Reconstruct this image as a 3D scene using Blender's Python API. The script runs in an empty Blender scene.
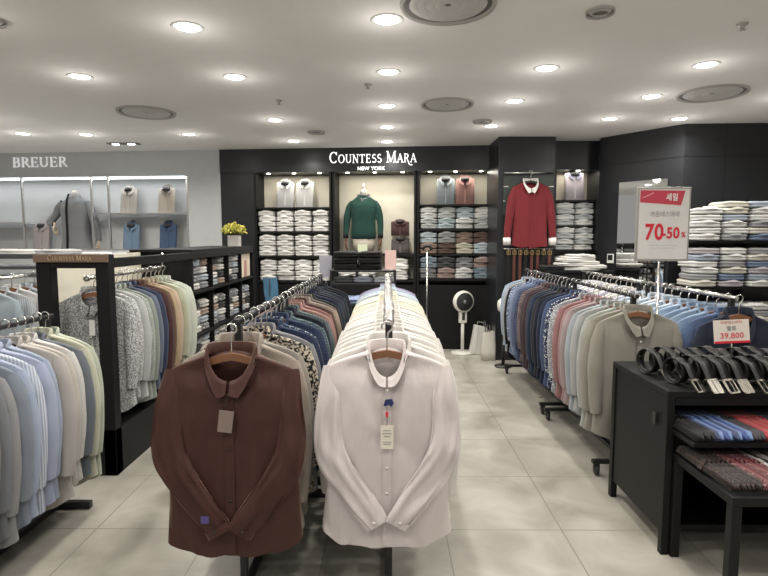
import bpy, math, random
from mathutils import Vector, Matrix, noise
R = random.Random(7)
PI = math.pi
LE, WS, EXPO = 10.5, .32, 0.   # lamp watts, ambient, exposure
D = bpy.data
C = bpy.context.scene.collection
# ------------------------------------------------------------------ materials
MATS = {}
def nn(t, kind, **kw):
    n = t.nodes.new(kind)
    for k, v in kw.items(): setattr(n, k, v)
    return n
def base_mat(name, col, rough=.5, metal=0., emit=None, es=0., spec=.5):
    m = D.materials.new(name); m.use_nodes = True
    b = m.node_tree.nodes['Principled BSDF']
    b.inputs['Base Color'].default_value = (*col, 1)
    b.inputs['Roughness'].default_value = rough
    b.inputs['Metallic'].default_value = metal
    b.inputs['Specular IOR Level'].default_value = spec
    if emit:
        b.inputs['Emission Color'].default_value = (*emit, 1)
        b.inputs['Emission Strength'].default_value = es
    return m, m.node_tree, b
def simple(key, col, rough=.5, metal=0., emit=None, es=0., spec=.5, var=.06):
    if key in MATS: return MATS[key]
    m, t, b = base_mat(key, col, rough, metal, emit, es, spec)
    if not emit:
        tc = nn(t, 'ShaderNodeTexCoord'); no = nn(t, 'ShaderNodeTexNoise')
        no.inputs['Scale'].default_value = 9
        rp = nn(t, 'ShaderNodeMapRange'); rp.inputs[3].default_value = 1 - var; rp.inputs[4].default_value = 1 + var
        mx = nn(t, 'ShaderNodeMix', data_type='RGBA', blend_type='MULTIPLY'); mx.inputs[0].default_value = 1
        mx.inputs[6].default_value = (*col, 1)
        t.links.new(tc.outputs['Object'], no.inputs['Vector']); t.links.new(no.outputs[0], rp.inputs[0])
        t.links.new(rp.outputs[0], mx.inputs[7]); t.links.new(mx.outputs[2], b.inputs['Base Color'])
    MATS[key] = m
    return m
def tone(c):
    g = sum(c) / 3; c = [g + (x - g) * .66 for x in c]
    return tuple(x ** 1.38 for x in c)
def fabric(col, pat=None, col2=None, scale=1., rough=.85, bump=.35):
    col = tone(col); col2 = tone(col2) if col2 else None
    key = 'fabric_%s_%s_%s_%s' % ('_'.join('%.2f' % c for c in col), pat, col2 and '_'.join('%.2f' % c for c in col2), scale)
    if key in MATS: return MATS[key]
    m, t, b = base_mat(key[:60], col, rough, spec=.25)
    b.inputs['Sheen Weight'].default_value = .06
    tc = nn(t, 'ShaderNodeTexCoord')
    src = None
    if pat in ('stripe', 'check'):
        sx = nn(t, 'ShaderNodeSeparateXYZ'); t.links.new(tc.outputs['Object'], sx.inputs[0])
        def lines(out, freq):
            a = nn(t, 'ShaderNodeMath', operation='MULTIPLY'); a.inputs[1].default_value = freq
            f = nn(t, 'ShaderNodeMath', operation='FRACT'); g = nn(t, 'ShaderNodeMath', operation='GREATER_THAN'); g.inputs[1].default_value = .6
            t.links.new(out, a.inputs[0]); t.links.new(a.outputs[0], f.inputs[0]); t.links.new(f.outputs[0], g.inputs[0]); return g.outputs[0]
        add = nn(t, 'ShaderNodeMath', operation='ADD'); t.links.new(sx.outputs[0], add.inputs[0]); t.links.new(sx.outputs[1], add.inputs[1])
        src = lines(add.outputs[0], 60 * scale)
        if pat == 'check':
            s2 = lines(sx.outputs[2], 60 * scale)
            ad = nn(t, 'ShaderNodeMath', operation='ADD'); t.links.new(src, ad.inputs[0]); t.links.new(s2, ad.inputs[1])
            hf = nn(t, 'ShaderNodeMath', operation='MULTIPLY'); hf.inputs[1].default_value = .5; t.links.new(ad.outputs[0], hf.inputs[0]); src = hf.outputs[0]
    elif pat == 'spots':
        vo = nn(t, 'ShaderNodeTexVoronoi'); vo.inputs['Scale'].default_value = 70 * scale
        g = nn(t, 'ShaderNodeMath', operation='LESS_THAN'); g.inputs[1].default_value = .38
        t.links.new(tc.outputs['Object'], vo.inputs['Vector']); t.links.new(vo.outputs['Distance'], g.inputs[0]); src = g.outputs[0]
    elif pat in ('floral', 'leopard'):
        no2 = nn(t, 'ShaderNodeTexNoise'); no2.inputs['Scale'].default_value = 85 * scale; no2.inputs['Detail'].default_value = 3
        g = nn(t, 'ShaderNodeMapRange'); g.inputs[1].default_value = .46; g.inputs[2].default_value = .54
        t.links.new(tc.outputs['Object'], no2.inputs['Vector']); t.links.new(no2.outputs[0], g.inputs[0]); src = g.outputs[0]
    no = nn(t, 'ShaderNodeTexNoise'); no.inputs['Scale'].default_value = 5; no.inputs['Detail'].default_value = 4
    t.links.new(tc.outputs['Object'], no.inputs['Vector'])
    rp = nn(t, 'ShaderNodeMapRange'); rp.inputs[3].default_value = .88; rp.inputs[4].default_value = 1.08
    t.links.new(no.outputs[0], rp.inputs[0])
    mx = nn(t, 'ShaderNodeMix', data_type='RGBA', blend_type='MULTIPLY'); mx.inputs[0].default_value = 1
    mx.inputs[6].default_value = (*col, 1); t.links.new(rp.outputs[0], mx.inputs[7])
    if src:
        m2 = nn(t, 'ShaderNodeMix', data_type='RGBA'); m2.inputs[6].default_value = (*col, 1); m2.inputs[7].default_value = (*(col2 or (1, 1, 1)), 1)
        t.links.new(src, m2.inputs[0]); t.links.new(m2.outputs[2], mx.inputs[6])
    t.links.new(mx.outputs[2], b.inputs['Base Color'])
    mp = nn(t, 'ShaderNodeMapping'); mp.inputs['Scale'].default_value = (8, 8, 2.2)
    n3 = nn(t, 'ShaderNodeTexNoise'); n3.inputs['Scale'].default_value = 1.6; n3.inputs['Detail'].default_value = 2.5; n3.inputs['Distortion'].default_value = .25
    t.links.new(tc.outputs['Object'], mp.inputs['Vector']); t.links.new(mp.outputs[0], n3.inputs['Vector'])
    bp = nn(t, 'ShaderNodeBump'); bp.inputs['Strength'].default_value = bump; bp.inputs['Distance'].default_value = .02
    t.links.new(n3.outputs[0], bp.inputs['Height']); t.links.new(bp.outputs[0], b.inputs['Normal'])
    MATS[key] = m
    return m
BLACK = simple('black_laminate', (.007, .007, .0075), .5, spec=.25)
BLACKW = simple('black_wall_panel', (.016, .017, .020), .33, var=.15)
BMETAL = simple('black_metal', (.015, .015, .016), .4)
CHROME = simple('chrome', (.72, .71, .69), .22, 1.)
STEEL = simple('brushed_steel', (.5, .5, .48), .35, 1.)
WHITE = simple('white_plastic', (.8, .8, .78), .4)
GREYWALL = simple('grey_wall_paint', (.50, .52, .53), .6)
CREAM = simple('cream_panel', (.72, .68, .57), .7)
WOOD = simple('hanger_wood', (.20, .09, .045), .4)
CEIL = simple('ceiling_paint', (.84, .82, .80), .8, var=.02)
LETTER = simple('lit_letter', (1, 1, 1), .5, emit=(1, .98, .95), es=1.05)
GLOW = simple('downlight_lens', (1, 1, 1), .5, emit=(1, .97, .88), es=12)
RED = simple('red_print', (.62, .02, .04), .5)
PAPER = simple('white_paper', (.82, .82, .8), .6)
GREYPR = simple('grey_print', (.25, .25, .25), .6)
# ------------------------------------------------------------------ mesh builder
class MB:
    def __init__(s): s.v = []; s.f = []; s.sm = []
    def quadgrid(s, rows, closed=True, smooth=True, cap0=False, cap1=False):
        n = len(rows[0]); b0 = len(s.v)
        for r in rows: s.v.extend([tuple(p) for p in r])
        for i in range(len(rows) - 1):
            for j in range(n if closed else n - 1):
                a = b0 + i * n + j; b = b0 + i * n + (j + 1) % n
                s.f.append((a, b, b + n, a + n)); s.sm.append(smooth)
        if cap0: s.f.append(tuple(b0 + j for j in range(n))[::-1]); s.sm.append(False)
        if cap1: s.f.append(tuple(b0 + (len(rows) - 1) * n + j for j in range(n))); s.sm.append(False)
        return s
    def box(s, x0, x1, y0, y1, z0, z1, m=None, ch=0.):
        vs = [(x, y, z) for z in (z0, z1) for (x, y) in ((x0, y0), (x1, y0), (x1, y1), (x0, y1))]
        if m: vs = [tuple(m @ Vector(v)) for v in vs]
        b = len(s.v); s.v += vs
        for f in ((3, 2, 1, 0), (4, 5, 6, 7), (0, 1, 5, 4), (1, 2, 6, 5), (2, 3, 7, 6), (3, 0, 4, 7)):
            s.f.append(tuple(b + i for i in f)); s.sm.append(False)
        return s
    def tube(s, path, rad, n=10, ref=(0, 1, 0), caps=True):
        P = [Vector(p) for p in path]; rows = []
        if not isinstance(rad, (list, tuple)): rad = [(rad, rad)] * len(P)
        rad = [(r, r) if not isinstance(r, (list, tuple)) else r for r in rad]
        for i, p in enumerate(P):
            T = (P[min(i + 1, len(P) - 1)] - P[max(i - 1, 0)]).normalized()
            r = Vector(ref)
            if abs(T.dot(r)) > .96: r = Vector((1, 0, 0)) if abs(T.x) < .9 else Vector((0, 0, 1))
            S = T.cross(r).normalized(); B = S.cross(T).normalized()
            rows.append([p + S * rad[i][0] * math.cos(2 * PI * k / n) + B * rad[i][1] * math.sin(2 * PI * k / n) for k in range(n)])
        return s.quadgrid(rows, True, True, caps, caps)
    def lathe(s, prof, n=24, c=(0, 0, 0), axis='z', caps=True):
        rows = []
        for r, h in prof:
            row = []
            for k in range(n):
                a = 2 * PI * k / n; x, y = r * math.cos(a), r * math.sin(a)
                p = (x, y, h) if axis == 'z' else ((x, -h, y) if axis == 'y' else (h, x, y))
                row.append((p[0] + c[0], p[1] + c[1], p[2] + c[2]))
            rows.append(row)
        return s.quadgrid(rows, True, True, caps, caps)
    def prism(s, poly, y0, y1, m=None):
        # polygon in XZ, extruded in y
        n = len(poly); b = len(s.v)
        vs = [(x, y0, z) for x, z in poly] + [(x, y1, z) for x, z in poly]
        if m: vs = [tuple(m @ Vector(v)) for v in vs]
        s.v += vs
        s.f.append(tuple(range(b, b + n))); s.sm.append(False)
        s.f.append(tuple(range(b + 2 * n - 1, b + n - 1, -1))); s.sm.append(False)
        for i in range(n):
            j = (i + 1) % n; s.f.append((b + i, b + n + i, b + n + j, b + j)); s.sm.append(False)
        return s
    def mesh(s, name):
        me = D.meshes.new(name); me.from_pydata(s.v, [], s.f); me.polygons.foreach_set('use_smooth', s.sm); me.update()
        return me
    def build(s, name, mat, parent=None, loc=(0, 0, 0), rotz=0.):
        return link(name, s.mesh(name), mat, parent, loc, rotz)
def link(name, me, mat, parent=None, loc=(0, 0, 0), rotz=0.):
    o = D.objects.new(name, me); C.objects.link(o)
    if len(me.materials) == 0: me.materials.append(mat)
    o.material_slots[0].link = 'OBJECT'; o.material_slots[0].material = mat
    o.location = loc; o.rotation_euler = (0, 0, rotz)
    if parent: o.parent = parent
    return o
def tag(o, label, cat, group=None):
    o['label'] = label; o['category'] = cat
    if group: o['group'] = group
    return o
def thing(name, label, cat, loc=(0, 0, 0), rotz=0., group=None):
    o = D.objects.new(name, None); C.objects.link(o); o.empty_display_size = .1
    o.location = loc; o.rotation_euler = (0, 0, rotz)
    return tag(o, label, cat, group)
def struct(o): o['kind'] = 'structure'; return o
def bevel(o, w=.004):
    m = o.modifiers.new('bevel', 'BEVEL'); m.width = w; m.segments = 2; m.limit_method = 'ANGLE'; return o
ORD = ['first', 'second', 'third', 'fourth', 'fifth', 'sixth', 'seventh', 'eighth', 'ninth', 'tenth', 'eleventh', 'twelfth', 'thirteenth', 'fourteenth', 'fifteenth', 'sixteenth', 'seventeenth', 'eighteenth', 'nineteenth', 'twentieth']
def ordn(i):
    if i < 20: return ORD[i]
    return ('twenty-' if i < 29 or i >= 30 else '') + ORD[i - 20] if i < 29 else ('thirtieth' if i == 29 else 'thirty-' + ORD[i - 30])
def lerp_table(tab, x):
    for (a, *u), (b, *w) in zip(tab, tab[1:]):
        if x <= b:
            k = (x - a) / (b - a) if b > a else 0
            k = max(0, k)
            return [p + (q - p) * k for p, q in zip(u, w)]
    return list(tab[-1][1:])
# ------------------------------------------------------------------ shirts
def body_mesh(seed, L=.80, W=1., dep=1., nu=56, nv=34, amp=.010, drop=.125, hem=.045, neck=.084):
    prof = [(0, neck, .052), (.010, neck + .022, .036), (.028, .150, .024), (.050, .205, .018), (.068, .232, .017), (.085, .240, .024), (.13, .238, .040), (.25, .236, .052), (.5, .238, .058), (.65, .244, .060), (L, .256, .058)]
    hs = [0, .004, .010, .018, .028, .040, .053, .068, .085, .11]
    while len(hs) < nv: hs.append(.11 + (L - .11) * (len(hs) - 9) / (nv - 10))
    rows = []
    for h in hs:
        w, d = lerp_table(prof, h); w *= W; d *= dep; row = []
        for k in range(nu):
            a = 2 * PI * k / nu; ca, sa = math.cos(a), math.sin(a)
            e = .75
            x = w * math.copysign(abs(ca) ** e, ca); y = d * math.copysign(abs(sa) ** e, sa)
            z = -h
            if sa < 0:
                z -= drop * math.sqrt(max(0, 1 - (x / neck) ** 2)) * max(0, 1 - h / .19) * min(1, -sa * 2)
            kk = max(0, (h - .1) / (L - .1))
            wr = noise.noise(Vector((x * 13 + seed * 3.1, y * 4, z * 2.6))) * amp * (.5 + 1.2 * kk) + noise.noise(Vector((x * 17, z * 9 + seed, y * 9 + 5))) * amp * .45 * min(1, h * 12)
            f = 1 if h > .03 else h / .03
            y += math.copysign(wr, sa) * f if abs(sa) > .2 else 0
            x += noise.noise(Vector((seed, z * 5, ca * 2))) * amp * .8 * kk
            z += hem * abs(ca) ** 3 * max(0, (kk - .6) / .4) + .006 * math.sin(x * 40 + seed) * kk ** 4
            row.append((x, y, z))
        rows.append(row)
    return MB().quadgrid(rows)
def sleeve_mesh(sg, path, rad, seed=0, n=18, sub=5, amp=.006):
    P = [Vector(p) for p in path]; pts = []; rr = []
    N = (len(P) - 1) * sub
    for i in range(N + 1):
        t = i / sub; j = min(int(t), len(P) - 2); u = t - j
        p0, p1, p2, p3 = P[max(j - 1, 0)], P[j], P[j + 1], P[min(j + 2, len(P) - 1)]
        q = .5 * ((2 * p1) + (p2 - p0) * u + (2 * p0 - 5 * p1 + 4 * p2 - p3) * u * u + (3 * p1 - p0 - 3 * p2 + p3) * u ** 3)
        pts.append((q.x * sg, q.y, q.z))
        a = rad[j][0] * (1 - u) + rad[j + 1][0] * u; b = rad[j][1] * (1 - u) + rad[j + 1][1] * u
        rr.append((a, b))
    m = MB().tube(pts, rr, n, caps=False)
    v2 = []
    for q, v in enumerate(m.v):
        i_, k_ = divmod(q, n); an = 2 * PI * k_ / n; u_ = i_ / N
        w = noise.noise(Vector((v[0] * 12 + seed, v[1] * 12, v[2] * 7))) * amp * .6
        w2 = noise.noise(Vector((math.cos(an) * 2.6 + seed, math.sin(an) * 2.6, u_ * 4.5))) * amp * 1.1 * min(1, u_ * 5)
        v2.append((v[0] + w * .6, v[1] + w - w2, v[2]))
    m.v = v2
    return m
def collar_mesh(stand=.034, flap=.036, pt=.030, rx=.083, ry=.052, drop=.125, open_=.06):
    rows = []
    N = 40
    for i in range(N + 1):
        a = -PI / 2 + open_ + (2 * PI - 2 * open_) * i / N
        ca, sa = math.cos(a), math.sin(a)
        fr = -sa if sa < 0 else 0
        z0 = -drop * fr
        tip = pt * max(0, 1 - abs(min(i, N - i) - 2) / 3.)
        def q(k, dz): return (ca * rx * k, sa * ry * k - (.004 if sa < 0 else 0), z0 + dz)
        fl = flap * (.70 + .25 * fr) + tip
        rows.append([q(.97, -.006), q(.95, stand), q(1.02, stand + .004), q(1.1, stand * .6), (ca * rx * (1.10 + .10 * fr), sa * ry * 1.26 - .014 * fr, z0 + stand - fl)])
    return MB().quadgrid(rows, closed=False)
RACK_SL = ([(.212, 0, -.075), (.236, -.003, -.18), (.248, -.010, -.34), (.246, -.018, -.50), (.240, -.024, -.63)], [(.028, .014), (.040, .036), (.046, .042), (.042, .040), (.034, .034)])
FRONT_SL = ([(.216, -.004, -.064), (.222, -.034, -.18), (.226, -.056, -.35), (.192, -.070, -.46), (.108, -.078, -.585), (.034, -.088, -.69)], [(.030, .008), (.044, .011), (.058, .012), (.062, .012), (.056, .011), (.046, .010)])
RB = [body_mesh(i * 5.3 + 1, dep=.72, neck=.062, drop=.08).mesh('rack_shirt_body') for i in range(4)]
RBF = body_mesh(3.3, dep=.80).mesh('lead_shirt_body')
RS = [[sleeve_mesh(sg, *RACK_SL, seed=i * 4).mesh('rack_sleeve') for sg in (-1, 1)] for i in range(4)]
RC = collar_mesh().mesh('shirt_collar')
RCS = collar_mesh(stand=.022, flap=.028, pt=.02, rx=.062, ry=.040, drop=.08).mesh('rack_shirt_collar')
cuff_seg = lambda sg, path, rad, k=1.12: MB().tube([(path[-2][0] * sg * .22 + path[-1][0] * sg * .78, path[-2][1] * .22 + path[-1][1] * .78, path[-2][2] * .22 + path[-1][2] * .78), (path[-1][0] * sg, path[-1][1], path[-1][2] - .004)], [(rad[-1][0] * k, rad[-1][1] * 1.25)] * 2, 18, caps=False)
CUFF = [cuff_seg(sg, *RACK_SL).mesh('shirt_cuff') for sg in (-1, 1)]
btn = MB().lathe([(.0001, .003), (.0055, .003), (.006, 0)], 10, axis='y').mesh('shirt_button')
placket = MB()
def pl_rows(L=.80):
    rows = []
    for i in range(24):
        h = .105 + (L - .11) * i / 23
        w, d = lerp_table([(0, 0, .034), (.13, 0, .042), (.25, 0, .056), (.5, 0, .063), (L, 0, .062)], h)
        rows.append([(-.017, -d - .004, -h), (.017, -d - .004, -h)])
    return rows
placket.quadgrid(pl_rows(), closed=False)
PLK = placket.mesh('shirt_placket')
cnt = [0]
def shirt(loc, mat, label, group, rotz=0., front=False, name='dress_shirt', collar=None, scale=(1, 1, 1), tags=True):
    cnt[0] += 1; i = cnt[0] % 4
    t = thing(name, label, 'shirt', loc, rotz, group); t.scale = scale
    link('torso', RBF if front else RB[i], mat, t)
    for k in (0, 1): link('sleeve', RS[i][k], mat, t)
    link('collar', RC if front else RCS, collar or mat, t)
    if front:
        link('placket', PLK, mat, t).scale = (1, .85, 1)
        for k in range(5): link('button', btn, WHITE, t, (0, -.056, -.18 - .11 * k))
    return t
def hanger(loc, label, group, rotz=0., wood=True, dark=False, hookh=.075):
    t = thing('clothes_hanger', label, 'hanger', loc, rotz, group)
    link('shoulder_bar', HB, WOOD if wood else BMETAL, t)
    link('hook', HH, CHROME, t)
    return t
_b = MB()
rows = []
for i in range(13):
    x = -.19 + .38 * i / 12; z = -.012 - .062 * (abs(x) / .19) ** 1.4
    rows.append([(x, -.008, z - .016), (x, .008, z - .016), (x, .008, z + .012), (x, -.008, z + .012)])
_b.quadgrid(rows, True, False, True, True)
HB = _b.mesh('hanger_bar')
pts = [(0, 0, -.015), (0, 0, .045)] + [(-.018 * math.sin(a), 0, .075 - .018 * math.cos(a) * 1.0) for a in [0.5 * k for k in range(0, 10)]]
pts = [(0, 0, -.015), (0, 0, .04), (.004, 0, .068)] + [(.021 * math.cos(a), 0, .092 + .021 * math.sin(a)) for a in [-.6 + .42 * k for k in range(11)]]
HH = MB().tube(pts, .0034, 6).mesh('hanger_hook')
# palette
WHT = (.80, .79, .77)
def rackrow(rail_x, ys, cols, where, group, jitter=.012, z=1.072, rot=0., order='from the front', dark_hanger=False, wide=1.):
    n = len(ys)
    for i, y in enumerate(ys):
        name, m = cols(i) if callable(cols) else cols[i % len(cols)]
        zz = z + R.uniform(-.006, .006); rz = rot + R.uniform(-.05, .05); x = rail_x + R.uniform(-.3, .3) * jitter
        sc = R.uniform(.96, 1.03)
        hanger((x, y, zz), 'hanger of shirt %s %s on %s' % (ordn(i), order, where), 'hangers on ' + where, rz, wood=not dark_hanger)
        s = shirt((x, y, zz), m, '%s shirt, %s %s on %s' % (name, ordn(i), order, where), group, rz, front=(i == 0))
        s.scale = (sc * wide, 1, R.uniform(.95, 1.04))
def rack(name, x, y0, y1, rail_z, label, mat=BMETAL, railmat=CHROME, foot=.22, casters=False, base=True, feet=True, postin=.0, front_end=None):
    t = thing(name, label, 'clothes rack', (x, (y0 + y1) / 2, 0))
    h = (y1 - y0) / 2
    MB().tube([(0, -h, rail_z), (0, h, rail_z)], .013, 12, ref=(0, 0, 1)).build('rail', railmat, t)
    zb = .09 if casters else .02
    for sg in (-1, 1):
        yy = sg * (h - .05)
        bevel(MB().box(-.015, .015, yy - .015, yy + .015, zb, rail_z - .012).build('post', mat, t))
        bevel(MB().box(-foot, foot, yy - .018, yy + .018, zb - (.012 if casters else .02), zb + (.012 if casters else .02)).build('foot', mat, t))
        if casters:
            for sx in (-1, 1):
                c = MB().lathe([(.001, -.012), (.028, -.012), (.032, -.006), (.032, .006), (.028, .012), (.001, .012)], 16, c=(sx * (foot - .03), yy, .034), axis='x').build('caster_wheel', BMETAL, t)
                MB().box(sx * (foot - .03) - .018, sx * (foot - .03) + .018, yy - .01, yy + .01, .045, .075).build('caster_fork', mat, c)
    if base: bevel(MB().box(-.015, .015, -h + .05, h - .05, zb - .015, zb + .015).build('base_bar', mat, t))
    return t
# ------------------------------------------------------------------ floor / ceiling
def floor_mat():
    m, t, b = base_mat('floor_tile', (.5, .47, .42), .28, spec=.4)
    tc = nn(t, 'ShaderNodeTexCoord'); sx = nn(t, 'ShaderNodeSeparateXYZ'); t.links.new(tc.outputs['Object'], sx.inputs[0])
    def line(out, per, off):
        a = nn(t, 'ShaderNodeMath', operation='ADD'); a.inputs[1].default_value = -off + per * 50
        d = nn(t, 'ShaderNodeMath', operation='DIVIDE'); d.inputs[1].default_value = per
        f = nn(t, 'ShaderNodeMath', operation='FRACT'); s = nn(t, 'ShaderNodeMath', operation='SUBTRACT'); s.inputs[1].default_value = .5
        ab = nn(t, 'ShaderNodeMath', operation='ABSOLUTE'); g = nn(t, 'ShaderNodeMath', operation='GREATER_THAN'); g.inputs[1].default_value = .4945
        t.links.new(out, a.inputs[0]); t.links.new(a.outputs[0], d.inputs[0]); t.links.new(d.outputs[0], f.inputs[0]); t.links.new(f.outputs[0], s.inputs[0]); t.links.new(s.outputs[0], ab.inputs[0]); t.links.new(ab.outputs[0], g.inputs[0])
        return g.outputs[0]
    l1 = line(sx.outputs[0], .601, .30); l2 = line(sx.outputs[1], .632, 2.69)
    mxm = nn(t, 'ShaderNodeMath', operation='MAXIMUM'); t.links.new(l1, mxm.inputs[0]); t.links.new(l2, mxm.inputs[1])
    n1 = nn(t, 'ShaderNodeTexNoise'); n1.inputs['Scale'].default_value = 3.0; n1.inputs['Detail'].default_value = 7; n1.inputs['Distortion'].default_value = .6
    t.links.new(tc.outputs['Object'], n1.inputs['Vector'])
    cr = nn(t, 'ShaderNodeValToRGB'); cr.color_ramp.elements[0].position = .3; cr.color_ramp.elements[0].color = (.25, .237, .205, 1)
    cr.color_ramp.elements[1].position = .72; cr.color_ramp.elements[1].color = (.43, .41, .365, 1)
    t.links.new(n1.outputs[0], cr.inputs[0])
    mx = nn(t, 'ShaderNodeMix', data_type='RGBA'); mx.inputs[7].default_value = (.20, .19, .17, 1)
    t.links.new(mxm.outputs[0], mx.inputs[0]); t.links.new(cr.outputs[0], mx.inputs[6]); t.links.new(mx.outputs[2], b.inputs['Base Color'])
    rr = nn(t, 'ShaderNodeMapRange'); rr.inputs[3].default_value = .25; rr.inputs[4].default_value = .45
    t.links.new(n1.outputs[0], rr.inputs[0]); t.links.new(rr.outputs[0], b.inputs['Roughness'])
    return m
struct(MB().box(-7, 5.5, -3, 8.6, -.1, 0).build('floor', floor_mat()))
struct(MB().box(-7, 5.5, -3, 8.6, 2.7, 2.8).build('ceiling', CEIL))
AW = math.radians(-5.3); OW = Vector((-2.29, 7.58, 0)); UW = Vector((math.cos(AW), math.sin(AW), 0)); NW = Vector((-math.sin(AW), math.cos(AW), 0))
def wp(s, y=0., z=0.): p = OW + UW * s + NW * y; return (p.x, p.y, z)
def wbox(name, s0, s1, y0, y1, z0, z1, mat, parent=None):
    # a wall-aligned box with its origin at its own base corner
    if parent: return MB().box(s0, s1, y0, y1, z0, z1).build(name, mat, parent)
    return MB().box(0, s1 - s0, 0, y1 - y0, 0, z1 - z0).build(name, mat, None, wp(s0, y0, z0), AW)
# grey left wall
struct(wbox('wall_left', -5.6, 0, .32, .42, 0, 2.7, simple('lit_grey_back', (.50, .51, .51), .6)))
struct(wbox('trim_1', -5.6, 0, 0, .32, 2.36, 2.7, GREYWALL))
struct(wbox('trim_2', -.47, 0, 0, .32, 0, 2.36, GREYWALL))
struct(wbox('trim_3', -5.6, -.47, 0, .32, 0, 1.325, GREYWALL))
# black back wall
struct(wbox('wall_back', 0, 4.4, .40, .5, 0, 2.7, BLACKW))
struct(wbox('trim_4', 0.002, 3.80, -.02, .4, 2.385, 2.7, BLACKW))
struct(wbox('trim_5', 0.002, .47, 0, .4, 0, 2.385, BLACKW))
struct(wbox('baseboard_back', .47, 3.8, -.005, .02, 0, .08, BLACK))
# column with header, bay wall, angled wall, right wall
struct(MB().box(1.33, 2.005, 6.62, 7.35, 0, 2.7).build('trim_6', BLACKW))
struct(MB().box(2.12, 2.62, 6.92, 7.3, 2.35, 2.7).build('trim_7', BLACKW))
struct(MB().box(2.005, 2.12, 6.92, 7.3, 0, 2.7).build('trim_8', BLACKW))
def wallseg(name, x0, y0, x1, y1, mat, th=.1, z0=0, z1=2.7):
    L = math.hypot(x1 - x0, y1 - y0); a = math.atan2(y1 - y0, x1 - x0)
    return struct(MB().box(0, L, 0, th, z0, z1).build(name, mat, None, (x0, y0, 0), a))
wallseg('trim_9', 2.60, 6.73, 2.60 + .0001, 7.32, BLACKW, .1) if False else struct(MB().box(2.62, 2.8, 6.70, 7.3, 0, 2.7).build('trim_9', BLACKW))
wallseg('wall_angled', 2.575, 6.72, 3.149, 5.90, BLACKW)
wallseg('wall_right', 3.149, 5.90, 5.5, 5.78, BLACKW)
struct(MB().box(5.4, 5.5, -3, 5.78, 0, 2.7).build('wall_side', simple('pale_wall', (.5, .49, .47), .7)))
# panel seams on the header
aR = math.atan2(5.90 - 6.72, 3.149 - 2.575)
for q, (zz) in enumerate((2.36,)):
    struct(MB().box(0, 1.0, -.004, 0, zz, zz + .006).build('trim_10', simple('seam', (.004, .004, .004), .6), None, (2.575, 6.72, 0), aR))
    struct(MB().box(0, 2.35, -.004, 0, zz, zz + .006).build('trim_11', MATS['seam'], None, (3.149, 5.90, 0), math.atan2(-.12, 2.351)))
struct(MB().box(0, .005, -.004, 0, 0, 2.7).build('trim_12', MATS['seam'], None, (3.149 + .42, 5.90 - .0215, 0), math.atan2(-.12, 2.351)))
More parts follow.
